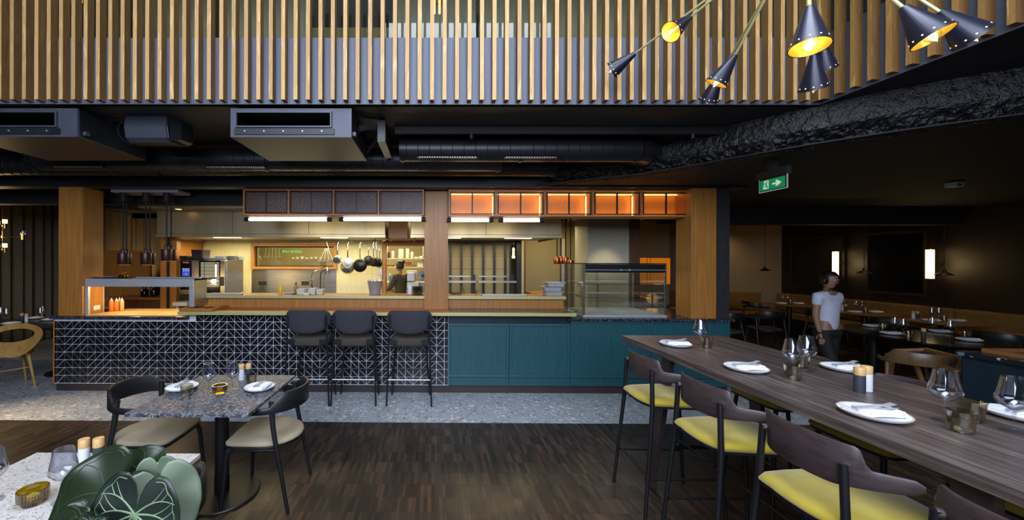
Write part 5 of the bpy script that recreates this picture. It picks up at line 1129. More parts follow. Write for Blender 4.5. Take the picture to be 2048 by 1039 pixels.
def mk_knife():
    t = thing('knife','','knife'); z = .038
    MB().tube([(-.078,0,z-.002),(-.01,0,z)], [.0042,.0036], 8).build('handle', M['steel_light'], t, smooth=True); MB().loft([[(-.01,-.004,z-.001),(-.01,.004,z-.001),(-.01,.004,z+.001),(-.01,-.004,z+.001)],[(.05,-.008,z+.001),(.05,.007,z+.001),(.05,.007,z+.003),(.05,-.008,z+.003)],[(.085,.003,z+.003),(.085,.007,z+.003),(.085,.007,z+.004),(.085,.003,z+.004)]]).build('blade', M['steel_light'], t); return t
def mk_wine():
    t = thing('wine_glass','','wine glass')
    MB().lathe([(.036,.0005),(.037,.002),(.020,.005),(.006,.009),(.0045,.016),(.0042,.055),(.0055,.078),(.010,.084)], n=32).build('foot_and_stem', M['glass_foot'], t, smooth=True)
    MB().lathe([(.0015,.079),(.012,.083),(.030,.096),(.043,.111),(.0465,.122),(.044,.140),(.037,.175),(.0325,.207),(.0315,.207),(.0358,.175),(.0428,.140),(.0452,.122),(.0418,.1125),(.029,.0985),(.012,.086),(.0015,.084)], n=40).build('bowl', M['glass'], t, smooth=True); return t
def mk_tumbler():
    t = thing('tumbler','','tumbler'); MB().lathe([(.030,.0005),(.033,.003),(.0365,.04),(.0415,.080),(.0405,.080),(.0352,.04),(.031,.012),(.001,.010)], n=36).build('cup', M['glass_smoke'], t, smooth=True); return t
def mk_mill(m, lab=''):
    t = thing('pepper_mill' if m == 'mill_grey' else 'salt_mill', lab, 'mill'); MB().lathe([(.021,.0005),(.0215,.003),(.0215,.086)], n=24, sx=1, sy=1).build('body', M[m], t, smooth=True)
    MB().lathe([(.0213,.0865),(.0217,.088),(.0217,.122),(.0207,.125),(.001,.1252)], n=24).build('lid', M['oak_lid'], t, smooth=True); return t
def mk_candle():
    t = thing('candle_holder','','candle holder'); prof = []; mb = MB(); n = 96
    def ring(r, z, fl): return [((r+(fl*.0012*(1 if k % 3 else -1)))*math.cos(2*PI*k/n), (r+(fl*.0012*(1 if k % 3 else -1)))*math.sin(2*PI*k/n), z) for k in range(n)]
    mb.loft([ring(.032,.0005,1),ring(.033,.014,1),ring(.036,.018,1),ring(.045,.020,1),ring(.046,.024,1),ring(.0465,.060,1),ring(.044,.060,0),ring(.043,.024,0),ring(.03,.018,0),ring(.001,.016,0)], cap=True)
    mb.build('ribbed_glass', M['glass_amber'], t, smooth=False)
    MB().cyl((0,0,0), .019, .0185, .034, 20).build('tealight', M['linen'], t, smooth=True); return t
PL, NP, FK, KN, WG, TU, MG, MW, CA = mk_plate(), mk_napkin(), mk_fork(), mk_knife(), mk_wine(), mk_tumbler(), mk_mill('mill_grey'), mk_mill('mill_white'), mk_candle()
SPOT = {}
def setting(where, px, py, z, rz, fork=True, hide=None):
    q = G(px, py, z); e = (0,0,0)
    place(PL, q, rz, 'white plate '+where)
    place(NP, q, rz, 'folded napkin '+where)
    if fork:
        off = Matrix.Rotation(rz,3,'Z')@Vector((0,.008,.0)); place(FK, q+off, rz+.05, 'steel fork '+where)
        off = Matrix.Rotation(rz,3,'Z')@Vector((0,-.014,0)); place(KN, q+off, rz+.02, 'steel knife '+where)
def put(p, px, py, z, lab, rz=0): place(p, G(px, py, z), rz, lab)
Z1, ZH = .7402, 1.0502
setting('at the left of the dark speckled table', 364, 777, Z1, PI/2, True); setting('at the right of the dark speckled table', 519, 777, Z1, -PI/2, True)
put(TU,373.5,791,Z1,'smoky tumbler beside the left plate on the dark speckled table'); put(TU,503,768,Z1,'smoky tumbler behind the right plate on the dark speckled table')
put(WG,416.7,783,Z1,'wine glass left of the candle holder on the dark speckled table'); put(WG,465,778,Z1,'wine glass just right of the candle holder on the dark speckled table')
put(CA,439.5,786,Z1,'amber ribbed candle holder on the dark speckled table'); put(MW,483,759,Z1,'white mill with wood top on the dark speckled table'); put(MG,497,758,Z1,'slate grey mill with wood top on the dark speckled table')
put(CA,66,1006,Z1,'amber ribbed candle holder on the white table'); put(WG,127,1001,Z1,'wine glass on the white table'); put(MW,168,931,Z1,'white mill with wood top on the white table'); put(MG,197,929,Z1,'slate grey mill with wood top on the white table'); put(TU,205,966,Z1,'smoky tumbler half hidden by the plant on the white table')
put(WG,-16,1001,Z1,'wine glass at the left frame edge on the white table')
setting('at the far end of the high table', 1351, 691, ZH, 0); setting('second from the counter on the left of the high table', 1492, 740, ZH, 0); setting('right side of the high table beyond the mills', 1690, 740, ZH, PI*.02); setting('nearest, large in front of the mills on the high table', 1747, 832, ZH, -.12); setting('at the right frame edge on the high table', 2048, 836, ZH, .1)
put(WG,1400,693,ZH,'wine glass at the far end of the high table'); put(TU,1413,695,ZH,'smoky tumbler at the far end of the high table')
put(WG,1585,751,ZH,'front wine glass of the pair in the middle of the high table'); put(WG,1613,741,ZH,'rear wine glass of the pair in the middle of the high table'); put(TU,1586,758,ZH,'front smoky tumbler under the pair of wine glasses'); put(TU,1602,735,ZH,'rear smoky tumbler under the pair of wine glasses')
put(MG,1719,784,ZH,'slate grey mill with wood top on the high table'); put(MW,1733,781,ZH,'white mill with wood top behind the grey one on the high table')
put(WG,1890,841,ZH,'large foreground wine glass, left one, on the high table'); put(TU,1921,862,ZH,'foreground smoky tumbler, front of two overlapping'); put(TU,1942,840,ZH,'foreground smoky tumbler, rear of two overlapping'); put(WG,2028,862,ZH,'large foreground wine glass at the right frame edge')
# ---------------------------------------------------------------- left dining corner
def curtain(x0, y0, x1, y1, zt_, lab, name='curtain', folds=26):
    a, b = Vector((x0,y0,0)), Vector((x1,y1,0)); L = (b-a).length; t_ = (b-a).normalized(); nn = Vector((-t_.y,t_.x,0)); n = folds*10; v, f = [], []
    for i in range(n+1):
        u = i/n; ph = u*folds*2*PI+.7*math.sin(u*17); off = .055*math.sin(ph)+.02*math.sin(ph*.5+1)
        for k, (z, s) in enumerate(((.02,1),(1.2,.95),(zt_-.15,.8),(zt_,.55))): p = a+t_*(u*L)+nn*off*s; v.append((p.x,p.y,z))
    for i in range(n):
        for k in range(3): q = i*4+k; f.append((q,q+4,q+5,q+1))
    mb = MB().add(v, f); o = mb.build(name, M['curtain'], smooth=True, fix=False); o.data.polygons.foreach_set('use_smooth',[True]*len(o.data.polygons)); tag(o, lab, 'curtain'); return o
curtain(-8.2,3.4,-8.2,10.1,2.95,'dark grey-brown curtain along the left wall',folds=34); curtain(-8.1,10.2,-4.3,10.2,2.82,'warmly lit curtain on the far back wall behind the pass',folds=16)
lt = thing('dark_table', 'black dining table by the left curtain', 'table', (-5.9,5.7,0)); box('tabletop', M['black_gloss'], lt, -7.4, -5.05, 5.25, 6.15, .715, .74, bev=.003)
for x in (-6.9,-5.5): MB().cyl((x,5.7,0),.045,.02,.714,18).build('pole', M['black_metal'], lt, smooth=True); MB().cyl((x,5.7,0),.25,.001,.02,32).build('base', M['black_metal'], lt)
def loop_chair(lab, loc, rz):
    t = thing('loop_back_chair', lab, 'chair', (0,0,0)); w = 'bent_wood'
    pl = [(.24*math.cos(a)*(1.0), .23*math.sin(a)) for a in [2*PI*k/28 for k in range(28)]]
    MB().prism(pl, .435, .465).build('seat', M[w], t, bev=.008, smooth=True)
    for sx_, sy_ in ((1,1),(1,-1),(-1,1),(-1,-1)): MB().tube([(sx_*.15,sy_*.15,.434),(sx_*.23,sy_*.2,.001)], [.021,.013], 10).build('leg', M[w], t, smooth=True)
    MB().tube([(-.19,-.175,.26),(-.19,.175,.26)], .008, 8).build('stretcher', M[w], t, smooth=True)
    # open loop: an oval board with an oval hole, curved round the sitter, tapering to the seat
    n = 40; R1, R0 = [], []
    def bend(y, z): return (-.27+.55*y*y-.10*(z-.45), y, z)
    outer, inner = [], []
    for k in range(n):
        a = 2*PI*k/n; y = .27*math.sin(a); z = .70+.17*math.cos(a); z0_ = z
        if math.cos(a) < -.2: s = (-math.cos(a)-.2)/.8; y = y*(1-.2*s); z = z-.10*s
        outer.append((y,z)); inner.append((.185*math.sin(a), .715+.085*math.cos(a)))
    rings = []
    for pts_, dx in ((outer,.0),(outer,.016),(inner,.016),(inner,0)): rings.append([Vector(bend(y,z))+Vector((dx,0,0)) for y, z in pts_])
    mb = MB(); b0 = 0; mb.v = [p for r in rings for p in r]
    for i in range(4):
        for k in range(n): a0 = i*n+k; a1 = i*n+(k+1)%n; c0 = ((i+1)%4)*n+k; c1 = ((i+1)%4)*n+(k+1)%n; mb.f.append((a0,a1,c1,c0))
    mb.build('backrest', M[w], t, smooth=True); mb = MB().loft([[bend(-.10,.56),bend(.10,.56),Vector(bend(.10,.56))+Vector((.016,0,0)),Vector(bend(-.10,.56))+Vector((.016,0,0))],[(-.23,-.13,.44),(-.23,.13,.44),(-.21,.13,.44),(-.21,-.13,.44)]]); mb.build('back_stem', M[w], t)
    t.location = loc; t.rotation_euler = (0,0,rz)
q = P(40,755,5.0); loop_chair('honey oak chair with an open oval back at the near side of the black table', (-5.62,5.02,0), PI*.82)
loop_chair('honey oak chair with an open oval back beyond the black table', (-5.95,6.5,0), -PI/2)
loop_chair('honey oak chair partly hidden behind the left end of the counter', (-4.93,5.95,0), PI*1.05)
def left_set(px, py, lab, rz=0): q = G(px,py,.7405); place(PL,q,rz,'white plate '+lab); place(NP,q,rz,'folded napkin '+lab)
left_set(22,648,'at the near side of the black table on the left'); left_set(100,640,'at the right end of the black table on the left'); left_set(70,637,'at the far side of the black table on the left')
for px, py, lab in ((13,643,'wine glass at the left frame edge on the black table'),(2,641,'second wine glass at the left frame edge on the black table'),(81,641,'front wine glass by the counter end on the black table'),(86,638,'rear wine glass by the counter end on the black table')): put(WG,px,py,.7405,lab)
put(MG,44,642,.7405,'slate grey mill on the black table at the left'); put(MW,53,643,.7405,'white mill on the black table at the left')
# brass branch chandelier
hb = P(5,470,6.0); bc_ = thing('branch_chandelier', 'brass rod chandelier with small glass cylinder lamps at the left edge', 'chandelier', hb); X = hb.x
MB().tube([(X,6,P(5,500,6).z),(X,6,2.96)], .007, 8).build('stem', M['brass_yel'], bc_, smooth=True)
for py, r, lst in ((452,.14,((24,448),(-20,448))),(474,.3,((60,470),(4,467),(-55,470))),(499,.14,((24,496),(-20,496)))):
    z = P(5,py,6).z; MB().tube([(X,6,z-.01),(X,6,z+.02)], .03, 14).build('boss', M['brass_yel'], bc_, smooth=True)
    for j, (px, pz) in enumerate(lst):
        dx = (px-5)/126.7; Yc = 6-.10*(j == 0)+.1*(j == 1)
        if px == 4: dx = .0; Yc = 5.75
        tip = Vector((X+dx, Yc, z+.005)); MB().tube([(X,6,z),tip], .006, 8).build('arm', M['brass_yel'], bc_, smooth=True)
        MB().tube([tip+Vector((0,0,-.05)),tip+Vector((0,0,.03))], .018, 12).build('socket', M['brass_yel'], bc_, smooth=True); lit = px != 60
        MB().tube([tip+Vector((0,0,.031)),tip+Vector((0,0,.09))], .028, 14).build('lamp', M['bulb_soft'] if lit else M['glass'], bc_, smooth=True)
point('branch_light', hb+Vector((.05,-.35,0)), 16, (1,.7,.35), .05)
# ---------------------------------------------------------------- right dining room
bq = thing('banquette', 'long ochre velvet banquette along the dark panelled right wall', 'bench', (8.8,6,0))
y = 3.2
while y < 9.9:
    y2 = min(y+1.7, 9.95); box('back_cushion', M['banquette'], bq, 8.98, 9.14, y+.004, y2-.004, .46, .90, bev=.03); box('seat_cushion', M['banquette'], bq, 8.52, 8.975, y+.004, y2-.004, .34, .455, bev=.03); y = y2
box('base', M['panel_brown'], bq, 8.6, 9.14, 3.2, 9.95, 0, .335)
bq2 = thing('banquette', 'ochre velvet banquette along the pale back wall of the right room', 'bench', (7.6,9.8,0)); box('back_cushion', M['banquette'], bq2, 5.6, 8.5, 9.85, 9.99, .46, .92, bev=.03); box('seat_cushion', M['banquette'], bq2, 5.6, 8.5, 9.4, 9.845, .34, .455, bev=.03); box('base', M['panel_brown'], bq2, 5.6, 8.5, 9.5, 9.99, 0, .335)
# dark wood panels framing big dark mirrors
for y0_, y1_ in ((3.3,5.9),(7.1,8.0),(8.5,9.7)):
    pn = thing('wall_mirror', 'dark glass panel framed in brown wood, '+{3.3:'nearest and widest',7.1:'between the two glowing lamps',8.5:'farthest'}[y0_], 'mirror', (9.14,(y0_+y1_)/2,1.6)); box('glass', M['black_gloss'], pn, 9.125, 9.145, y0_, y1_, 1.12, 2.25)
    mb = MB(); mb.box(9.10,9.149,y0_-.06,y0_,1.06,2.31); mb.box(9.10,9.149,y1_,y1_+.06,1.06,2.31); mb.box(9.10,9.149,y0_,y1_,1.06,1.119); mb.box(9.10,9.149,y0_,y1_,2.251,2.31); mb.build('frame', M['panel_brown'], pn)
for px, pyt, pyb, Y, lab in ((1671,503,550,8.3,'glowing ribbed glass wall lamp on the right wall, farther one'),(1860,499,556.5,6.72,'glowing ribbed glass wall lamp on the right wall, nearer one')):
    x = 9.05; Y = x/((px-PCX)/F); Y = Y*1.0; a = P(px,pyt,Y); b = P(px,pyb,Y); t = thing('wall_lamp', lab, 'lamp', (a.x,Y,b.z), 'ribbed wall lamps on the right wall')
    M.setdefault('sconce', emit('warm_ribbed_glass','#ffdf9a',3.2))
    n = 22; mb = MB(); r0 = .047; prof = lambda z: [((r0+(.005 if k%2 else 0))*math.cos(2*PI*k/44)+a.x, (r0+(.005 if k%2 else 0))*math.sin(2*PI*k/44)+Y, z) for k in range(44)]
    mb.loft([prof(b.z),prof(a.z)]); mb.build('ribbed_glass', M['sconce'], t)
    for z in (b.z-.012, a.z+.001): MB().cyl((a.x,Y,0), .053, z, z+.011, 20).build('cap', M['brass_yel'], t)
    box('bracket', M['brass_yel'], t, a.x+.053, 9.149, Y-.02, Y+.02, (a.z+b.z)/2-.02, (a.z+b.z)/2+.02); point('sconce_light', (a.x-.12,Y,(a.z+b.z)/2), 3, (1,.68,.3), .05)
# pendants
M['dark_shade'] = base_mat('black_pendant','#0c0b0a',.5)[0]
for px, py, Y, zc_, lab in ((1530,541,8.6,2.64,'small black cone pendant before the pale wall'),(1728,546,7.3,2.64,'small black cone pendant before the middle dark mirror'),(1888,550,6.3,2.64,'small black cone pendant beside the nearer wall lamp')):
    q = P(px,py,Y); t = thing('pendant_lamp', lab, 'pendant', q); MB().lathe([(.11,.0),(.105,.01),(.03,.05),(.022,.09),(.001,.10)], q, 24).build('shade', M['dark_shade'], t, smooth=True); MB().tube([q+Vector((0,0,.1)),(q.x,Y,2.654)], .004, 6).build('cord', M['black'], t); MB().cyl(q, .035, -.004, .0, 14).build('bulb', M['bulb_soft'] if False else M['plastic_dark'], t)
# tables along the banquette
tp = thing('oak_table','','table'); box('tabletop', M['table_oak'], tp, -.35, .35, -.38, .38, .715, .74, bev=.003); MB().cyl((0,0,0),.045,.02,.714,18).build('pole', M['black_metal'], tp, smooth=True); MB().cyl((0,0,0),.24,.001,.02,32).build('base', M['black_metal'], tp)
tabs = [((8.18,8.75),'farthest oak table along the right banquette'),((8.25,7.3),'second farthest oak table along the right banquette, beside the white shirt'),((8.33,6.25),'oak table along the right banquette with a pair of mills'),((8.3,5.0),'nearest oak table along the right banquette at the frame edge'),((7.0,9.1),'oak table before the back banquette')]
for (x, y), lab in tabs: place(tp, (x,y,0), 0, lab)
for j, ((x,y),lab) in enumerate(tabs[:3]):
    w_ = ('farthest','second','third')[j]+' oak banquette table'
    for dx, s in ((-.2,'room side'),(.2,'bench side')):
        e = (x+dx, y-.02, Z1); place(PL, e, 0, 'plate on the %s of the %s' % (s, w_)); place(NP, e, 0, 'napkin on the %s of the %s' % (s, w_))
    place(WG,(x-.02,y+.12,Z1),0,'left wine glass on the '+w_); place(WG,(x+.07,y+.10,Z1),0,'right wine glass on the '+w_); place(TU,(x+.03,y+.0,Z1),0,'tumbler on the '+w_)
    if j: place(MW,(x-.12,y+.28,Z1),0,'white mill on the '+w_); place(MG,(x-.05,y+.28,Z1),0,'dark mill on the '+w_)
# black oval table
ov = thing('oval_table', 'black glossy oval table in the middle of the right room', 'table', (6.35,5.1,0)); pl = [(6.35+.55*math.copysign(abs(math.cos(a))**.7,math.cos(a)), 5.1+.85*math.copysign(abs(math.sin(a))**.7,math.sin(a))) for a in [2*PI*k/48 for k in range(48)]]
MB().prism(pl, .715, .74).build('tabletop', M['black_gloss'], ov, bev=.003)
for y in (4.7,5.5): MB().cyl((6.35,y,0),.05,.02,.714,18).build('pole', M['black_metal'], ov, smooth=True); MB().cyl((6.35,y,0),.24,.001,.02,32).build('base', M['black_metal'], ov)
for px, py, lab in ((1783,668,'near left of the black oval table'),(1746,653,'far left of the black oval table'),(1880,664,'far right of the black oval table'),(1938,681,'near right of the black oval table')): left_set(px,py,lab)
for px, py, lab in ((1789,664,'first wine glass from the left on the black oval table'),(1806,668,'second wine glass from the left on the black oval table'),(1864,664,'third wine glass from the left on the black oval table'),(1900,672,'rightmost wine glass on the black oval table')): put(WG,px,py,.7405,lab)
put(MG,1847,676,.7405,'dark mill with wood top on the black oval table'); put(TU,1765,658,.7405,'tumbler on the left of the black oval table'); put(TU,1817,675,.7405,'tumbler at the front of the black oval table'); put(TU,1930,676,.7405,'tumbler on the right of the black oval table')
# chairs in the right room
pc = make_chair('black_wood','brown_fabric'); pw = make_chair('bent_dark','black_wood') if 'bent_dark' in M else None
for (x,y,rz),lab in (((5.35,6.95,PI/2+.3),'black curved-back chair left of the person, nearer one'),((6.3,7.2,PI/2-.2),'black curved-back chair left of the person, right one'),((5.0,7.7,.3),'black curved-back chair by the pillar, farther one'),((7.5,7.3,0),'black chair at the second oak table'),((7.45,8.75,0),'black chair at the farthest oak table'),((7.55,6.25,0),'black chair at the third oak table'),((7.5,5.0,0),'black chair at the nearest oak table')):
    place(pc,(x,y,0),rz,lab)
M['brown_chair'] = wood('brown_beech','#4a3a26','#5f4a30',(6,6,2),.4,4,.08)
pw = make_chair('brown_chair','grey_fabric')
place(pw,(5.0,3.95,0),.9,'brown wooden curved-back chair in front of the black oval table')
dk = thing('dark_table', 'small dark table by the black pillar with folded napkins', 'table', (5.5,8.0,0)); box('tabletop', M['black_gloss'], dk, 5.1, 6.2, 7.9, 8.6, .715, .74); MB().cyl((5.65,8.25,0),.045,.02,.714,18).build('pole', M['black_metal'], dk); MB().cyl((5.65,8.25,0),.24,.001,.02,32).build('base', M['black_metal'], dk)
q = Vector((5.75,8.1,Z1)); place(PL,q,0,'plate on the small dark table by the pillar'); place(NP,q,0,'napkin on the small dark table by the pillar')
for k in range(3): place(TU,(5.35+.1*k,8.05,Z1),0,('left','middle','right')[k]+' tumbler on the small dark table by the pillar')
# folding tray stand
ts = thing('tray_stand', 'folding wooden frame stand left of the dark cabinet', 'stand', (5.0,4.0,0)); w = M['table_oak']
A, B = P(1788,700,4.3), P(1915,742,3.5); C_, D_ = P(1850,698,4.15), P(1925,716,3.75)
for (a, b) in ((A,B),(C_,D_),(A,C_),(B,D_)): MB().bar(a,b,.035,.03).build('top_rail', w, ts)
fl = lambda v, dx=0, dy=0: Vector((v.x+dx, v.y+dy, .001))
for a, b in ((A,fl(A,-.1)),(B,fl(B,-.05,.1)),(C_,fl(C_,.1)),(A.lerp(B,.35),fl(A.lerp(B,.8))),(C_.lerp(D_,.4),fl(D_,0,.1))): MB().bar(a,b,.03,.03).build('leg', w, ts)
mb = MB(); mb.v = [v+Vector((0,0,-.02)) for v in (A,B,D_,C_)]+[v+Vector((0,0,-.012)) for v in (A,B,D_,C_)]; mb.f = [(0,1,2,3),(7,6,5,4),(0,4,5,1),(1,5,6,2),(2,6,7,3),(3,7,4,0)]; mb.build('webbing', M['grey_fabric'], ts)
# dark service cabinet
cb = thing('service_cabinet', 'dark blue cabinet with speckled stone top at the right edge', 'cabinet', (5.2,2.8,0)); box('body', M['teal_dark'], cb, 4.74, 5.6, 2.0, 3.43, .05, .865)
for y0_, y1_ in ((2.02,2.7),(2.73,3.41)): box('side_panel', M['teal_dark'], cb, 4.722, 4.739, y0_, y1_, .09, .84, bev=.003)
box('top', terrazzo('coarse_speckled_stone','#10161c','#161d24',[('#5f7078',1.0,.18),('#9aa8a8',1.6,.07)],26,.25), cb, 4.70, 5.65, 1.98, 3.45, .866, .905, bev=.003); box('plinth', M['black'], cb, 4.78, 5.6, 2.0, 3.4, 0, .049)
t = thing('wooden_tray', 'wooden edged tray on the dark service cabinet', 'tray', (5.2,3.0,.906)); mb = MB(); mb.box(4.86,5.5,3.36,3.39,.906,.94); mb.box(4.86,4.89,2.3,3.36,.906,.94); mb.box(5.47,5.5,2.3,3.36,.906,.94); mb.build('rim', M['table_oak'], t); box('bed', M['table_oak'], t, 4.891,5.469,2.3,3.359,.906,.915)
# ---------------------------------------------------------------- people
def limb_mesh(name, chain, m, parent, sub=2, root=0):
    """chain: list of (position, radius, parent index)"""
    me = bpy.data.meshes.new(name); me.from_pydata([tuple(Vector(c[0])-OFF[parent]) for c in chain], [(i,c[2]) for i,c in enumerate(chain) if c[2] >= 0], [])
    o = new_obj(name, me, parent); s = o.modifiers.new('skin','SKIN'); s.use_smooth_shade = True
    for i, c in enumerate(chain):
        r = c[1]; r = r if isinstance(r, tuple) else (r,r); me.skin_vertices[0].data[i].radius = r; me.skin_vertices[0].data[i].use_root = (i == root)
    q = o.modifiers.new('sub','SUBSURF'); q.levels = sub; q.render_levels = sub
    bpy.context.view_layer.update(); dg = bpy.context.evaluated_depsgraph_get(); m2 = bpy.data.meshes.new_from_object(o.evaluated_get(dg)); o.modifiers.clear(); o.data = m2; m2.name = name; m2.materials.clear(); m2.materials.append(m)
    m2.polygons.foreach_set('use_smooth',[True]*len(m2.polygons)); OFF[o] = OFF[parent]; return o
M['skin'] = base_mat('skin','#8a6650',.55)[0]; M['hair'] = base_mat('dark_hair','#0e0b09',.5)[0]; M['shirt'] = mottle('white_tshirt','#b6bacb','#c2c6d6',12,.85); M['trousers'] = base_mat('black_trousers','#0d0d12',.8)[0]; M['sweater'] = mottle('olive_sweater','#3a3626','#464230',30,.9)
def person(lab, loc, face, h, top_m, arm_pose, sleeve, stride=.16):
    t = thing('person', lab, 'person', loc); L0 = Vector(loc); k = h/1.72
    R_ = Matrix.Rotation(face, 3, 'Z')
    def W(x, y, z): return L0+R_@Vector((x*k, y*k, z*k))             # x right, y forward
    hipz = .93; s = stride
    body = [(W(0,0,hipz),(.135*k,.10*k),-1),(W(0,.01,1.08),(.118*k,.09*k),0),(W(0,.01,1.25),(.135*k,.10*k),1),(W(0,0,1.39),(.125*k,.085*k),2),(W(0,0,1.46),.056*k,3),(W(0,.015,1.52),.050*k,4)]
    legs = []
    limb_mesh('body', body+[(W(.10,0,.90),.085*k,0),(W(.10,.5*s+.04,.50),.056*k,6),(W(.10,s-.04,.09),.038*k,7),(W(.10,s+.10,.035),.032*k,8),
                            (W(-.10,0,.90),.085*k,0),(W(-.10,-.5*s+.05,.50),.056*k,10),(W(-.10,-s-.06,.10),.038*k,11),(W(-.10,-s+.08,.035),.032*k,12),
                            (W(.175,0,1.39),.052*k,3),(W(.22,*arm_pose[0]),.040*k,14),(W(.2,*arm_pose[1]),.028*k,15),
                            (W(-.175,0,1.39),.052*k,3),(W(-.22,*arm_pose[2]),.040*k,17),(W(-.2,*arm_pose[3]),.028*k,18)], M['skin'], t)
    for sd, a1, a0 in ((1,arm_pose[1],arm_pose[0]),(-1,arm_pose[3],arm_pose[2])):
        w0 = Vector((.2*sd, a1[0], a1[1])); e0 = Vector((.22*sd, a0[0], a0[1])); d = (w0-e0).normalized(); side = Vector((0,1,0)) if abs(d.y) < .7 else Vector((0,0,1)); side = (side-d*side.dot(d)).normalized(); dn = d.cross(side)
        pal = w0+d*.09
        limb_mesh('hand', [(W(*w0),.022*k,-1),(W(*pal),(.032*k,.018*k),0)], M['skin'], t, 1)
        for f in range(4):
            o_ = side*(-.028+.018*f); lf = (.062,.072,.068,.052)[f]; b0 = pal+o_*.9; limb_mesh('finger', [(W(*(b0-d*.01)),.0095*k,-1),(W(*(b0+d*lf*.55+dn*.004)),.009*k,0),(W(*(b0+d*lf+dn*.016)),.008*k,1)], M['skin'], t, 1)
        th = w0+d*.03-side*.028; limb_mesh('thumb', [(W(*th),.010*k,-1),(W(*(th+d*.03-side*.022)),.010*k,0),(W(*(th+d*.055-side*.026+dn*.01)),.008*k,1)], M['skin'], t, 1)
    hd = MB().lathe([(.001,-.115),(.030,-.112),(.052,-.085),(.066,-.045),(.074,0),(.076,.035),(.070,.075),(.048,.105),(.001,.118)], n=24, sx=1, sy=1.18); cz = 1.605
    def pl_(mb): mb.v = [W(v.x, v.y+.02, v.z+cz) for v in mb.v]; return mb
    for v in hd.v:
        if v.y > 0 and v.z < -.03: v.y *= .92
    ho = pl_(hd).build('head', M['skin'], t, smooth=True)
    pl_(MB().loft([[(-.008,.085,.01),(.008,.085,.01),(.006,.08,.0),(-.006,.08,0)],[(-.014,.085,-.032),(.014,.085,-.032),(.010,.080,-.038),(-.010,.080,-.038)],[(-.010,.108,-.028),(.010,.108,-.028),(.008,.104,-.036),(-.008,.104,-.036)]])).build('nose', M['skin'], ho, smooth=True)
    for sd in (-1,1):
        pl_(MB().lathe([(.001,-.007),(.009,-.004),(.011,0),(.009,.004),(.001,.007)], (sd*.028,.082,.006), 12)).build('eye', M['ceramic'], ho, smooth=True); pl_(MB().lathe([(.001,-.004),(.004,0),(.001,.004)], (sd*.028,.092,.006), 8)).build('iris', M['hair'], ho, smooth=True)
        pl_(MB().lathe([(.001,-.026),(.008,-.02),(.011,0),(.013,.016),(.001,.026)], (sd*.078,-.005,-.005), 10, sx=.6)).build('ear', M['skin'], ho, smooth=True); pl_(MB().bar((sd*.042,.086,.026),(sd*.016,.090,.028),.005)).build('eyebrow', M['hair'], ho)
    pl_(MB().tube([(-.02,.082,-.062),(0,.088,-.060),(.02,.082,-.062)], [.003,.005,.003], 8)).build('mouth', base_mat('lips','#7a4038',.5)[0], ho, smooth=True)
    hr = MB().lathe([(.074,-.055),(.083,-.02),(.086,.03),(.078,.082),(.052,.116),(.001,.130)], n=24, sx=1, sy=1.16)
    for v in hr.v:
        if v.y > .03: v.z = max(v.z, .05+.2*(v.y-.03)); v.y *= .97
    pl_(hr).build('hair', M['hair'], ho, smooth=True)
    if top_m == 'sweater': pl_(MB().lathe([(.001,-.03),(.035,-.02),(.045,.01),(.03,.04),(.001,.05)], (0,-.10,.08), 12)).build('hair_bun', M['hair'], ho, smooth=True)
    g = .014*k
    sh = [(W(0,.0,.86),(.152*k,.115*k),-1),(W(0,.01,1.08),(.135*k,.105*k),0),(W(0,.01,1.25),(.150*k,.115*k),1),(W(0,0,1.38),(.140*k,.098*k),2),(W(0,0,1.455),.066*k,3),(W(.175,0,1.39),.066*k,3),(W(-.175,0,1.39),.066*k,3)]
    ei = {5: arm_pose[0], 6: arm_pose[2]}
    for sd, i0, ap, aw in ((1,5,arm_pose[0],arm_pose[1]),(-1,6,arm_pose[2],arm_pose[3])):
        n_ = len(sh); f = sleeve; sh.append((W(sd*(.175+.045*min(1,f)), ap[0]*min(1,f), 1.39+(ap[1]-1.39)*min(1,f)), .058*k, i0))
        if f > 1: sh.append((W(sd*.205, aw[0]*.85+ap[0]*.15, aw[1]*.85+ap[1]*.15), .040*k, n_))
    limb_mesh('shirt' if top_m == 'shirt' else 'sweater', sh, M[top_m], t)
    limb_mesh('trousers', [(W(0,0,.955),(.145*k,.108*k),-1),(W(.10,0,.86),.098*k,0),(W(.10,.5*s+.04,.50),.072*k,1),(W(.10,s-.04,.12),.056*k,2),(W(-.10,0,.86),.098*k,0),(W(-.10,-.5*s+.05,.50),.072*k,4),(W(-.10,-s-.055,.13),.056*k,5)], M['trousers'], t)
    for sd, y in ((1,s),(-1,-s-.02)): limb_mesh('shoe', [(W(.1*sd,y-.07,.036),.034*k,-1),(W(.1*sd,y+.03,.034),.034*k,0),(W(.1*sd,y+.15,.026),.025*k,1)], M['hair'], t)
    return t
person('person in white t-shirt and black trousers walking between the tables', (P(1655,600,4.9).x,4.9,0), -PI*.93, 1.57, 'shirt', ((.0,1.12),(.04,.88),(-.03,1.12),(-.02,.88)), .55)
person('person in olive top and dark trousers working in the store room', (P(799,560,7.85).x+.02,7.82,0), PI*.30, 1.70, 'sweater', ((.12,1.14),(.36,1.10),(.10,1.14),(.34,1.12)), 1.6, .02)
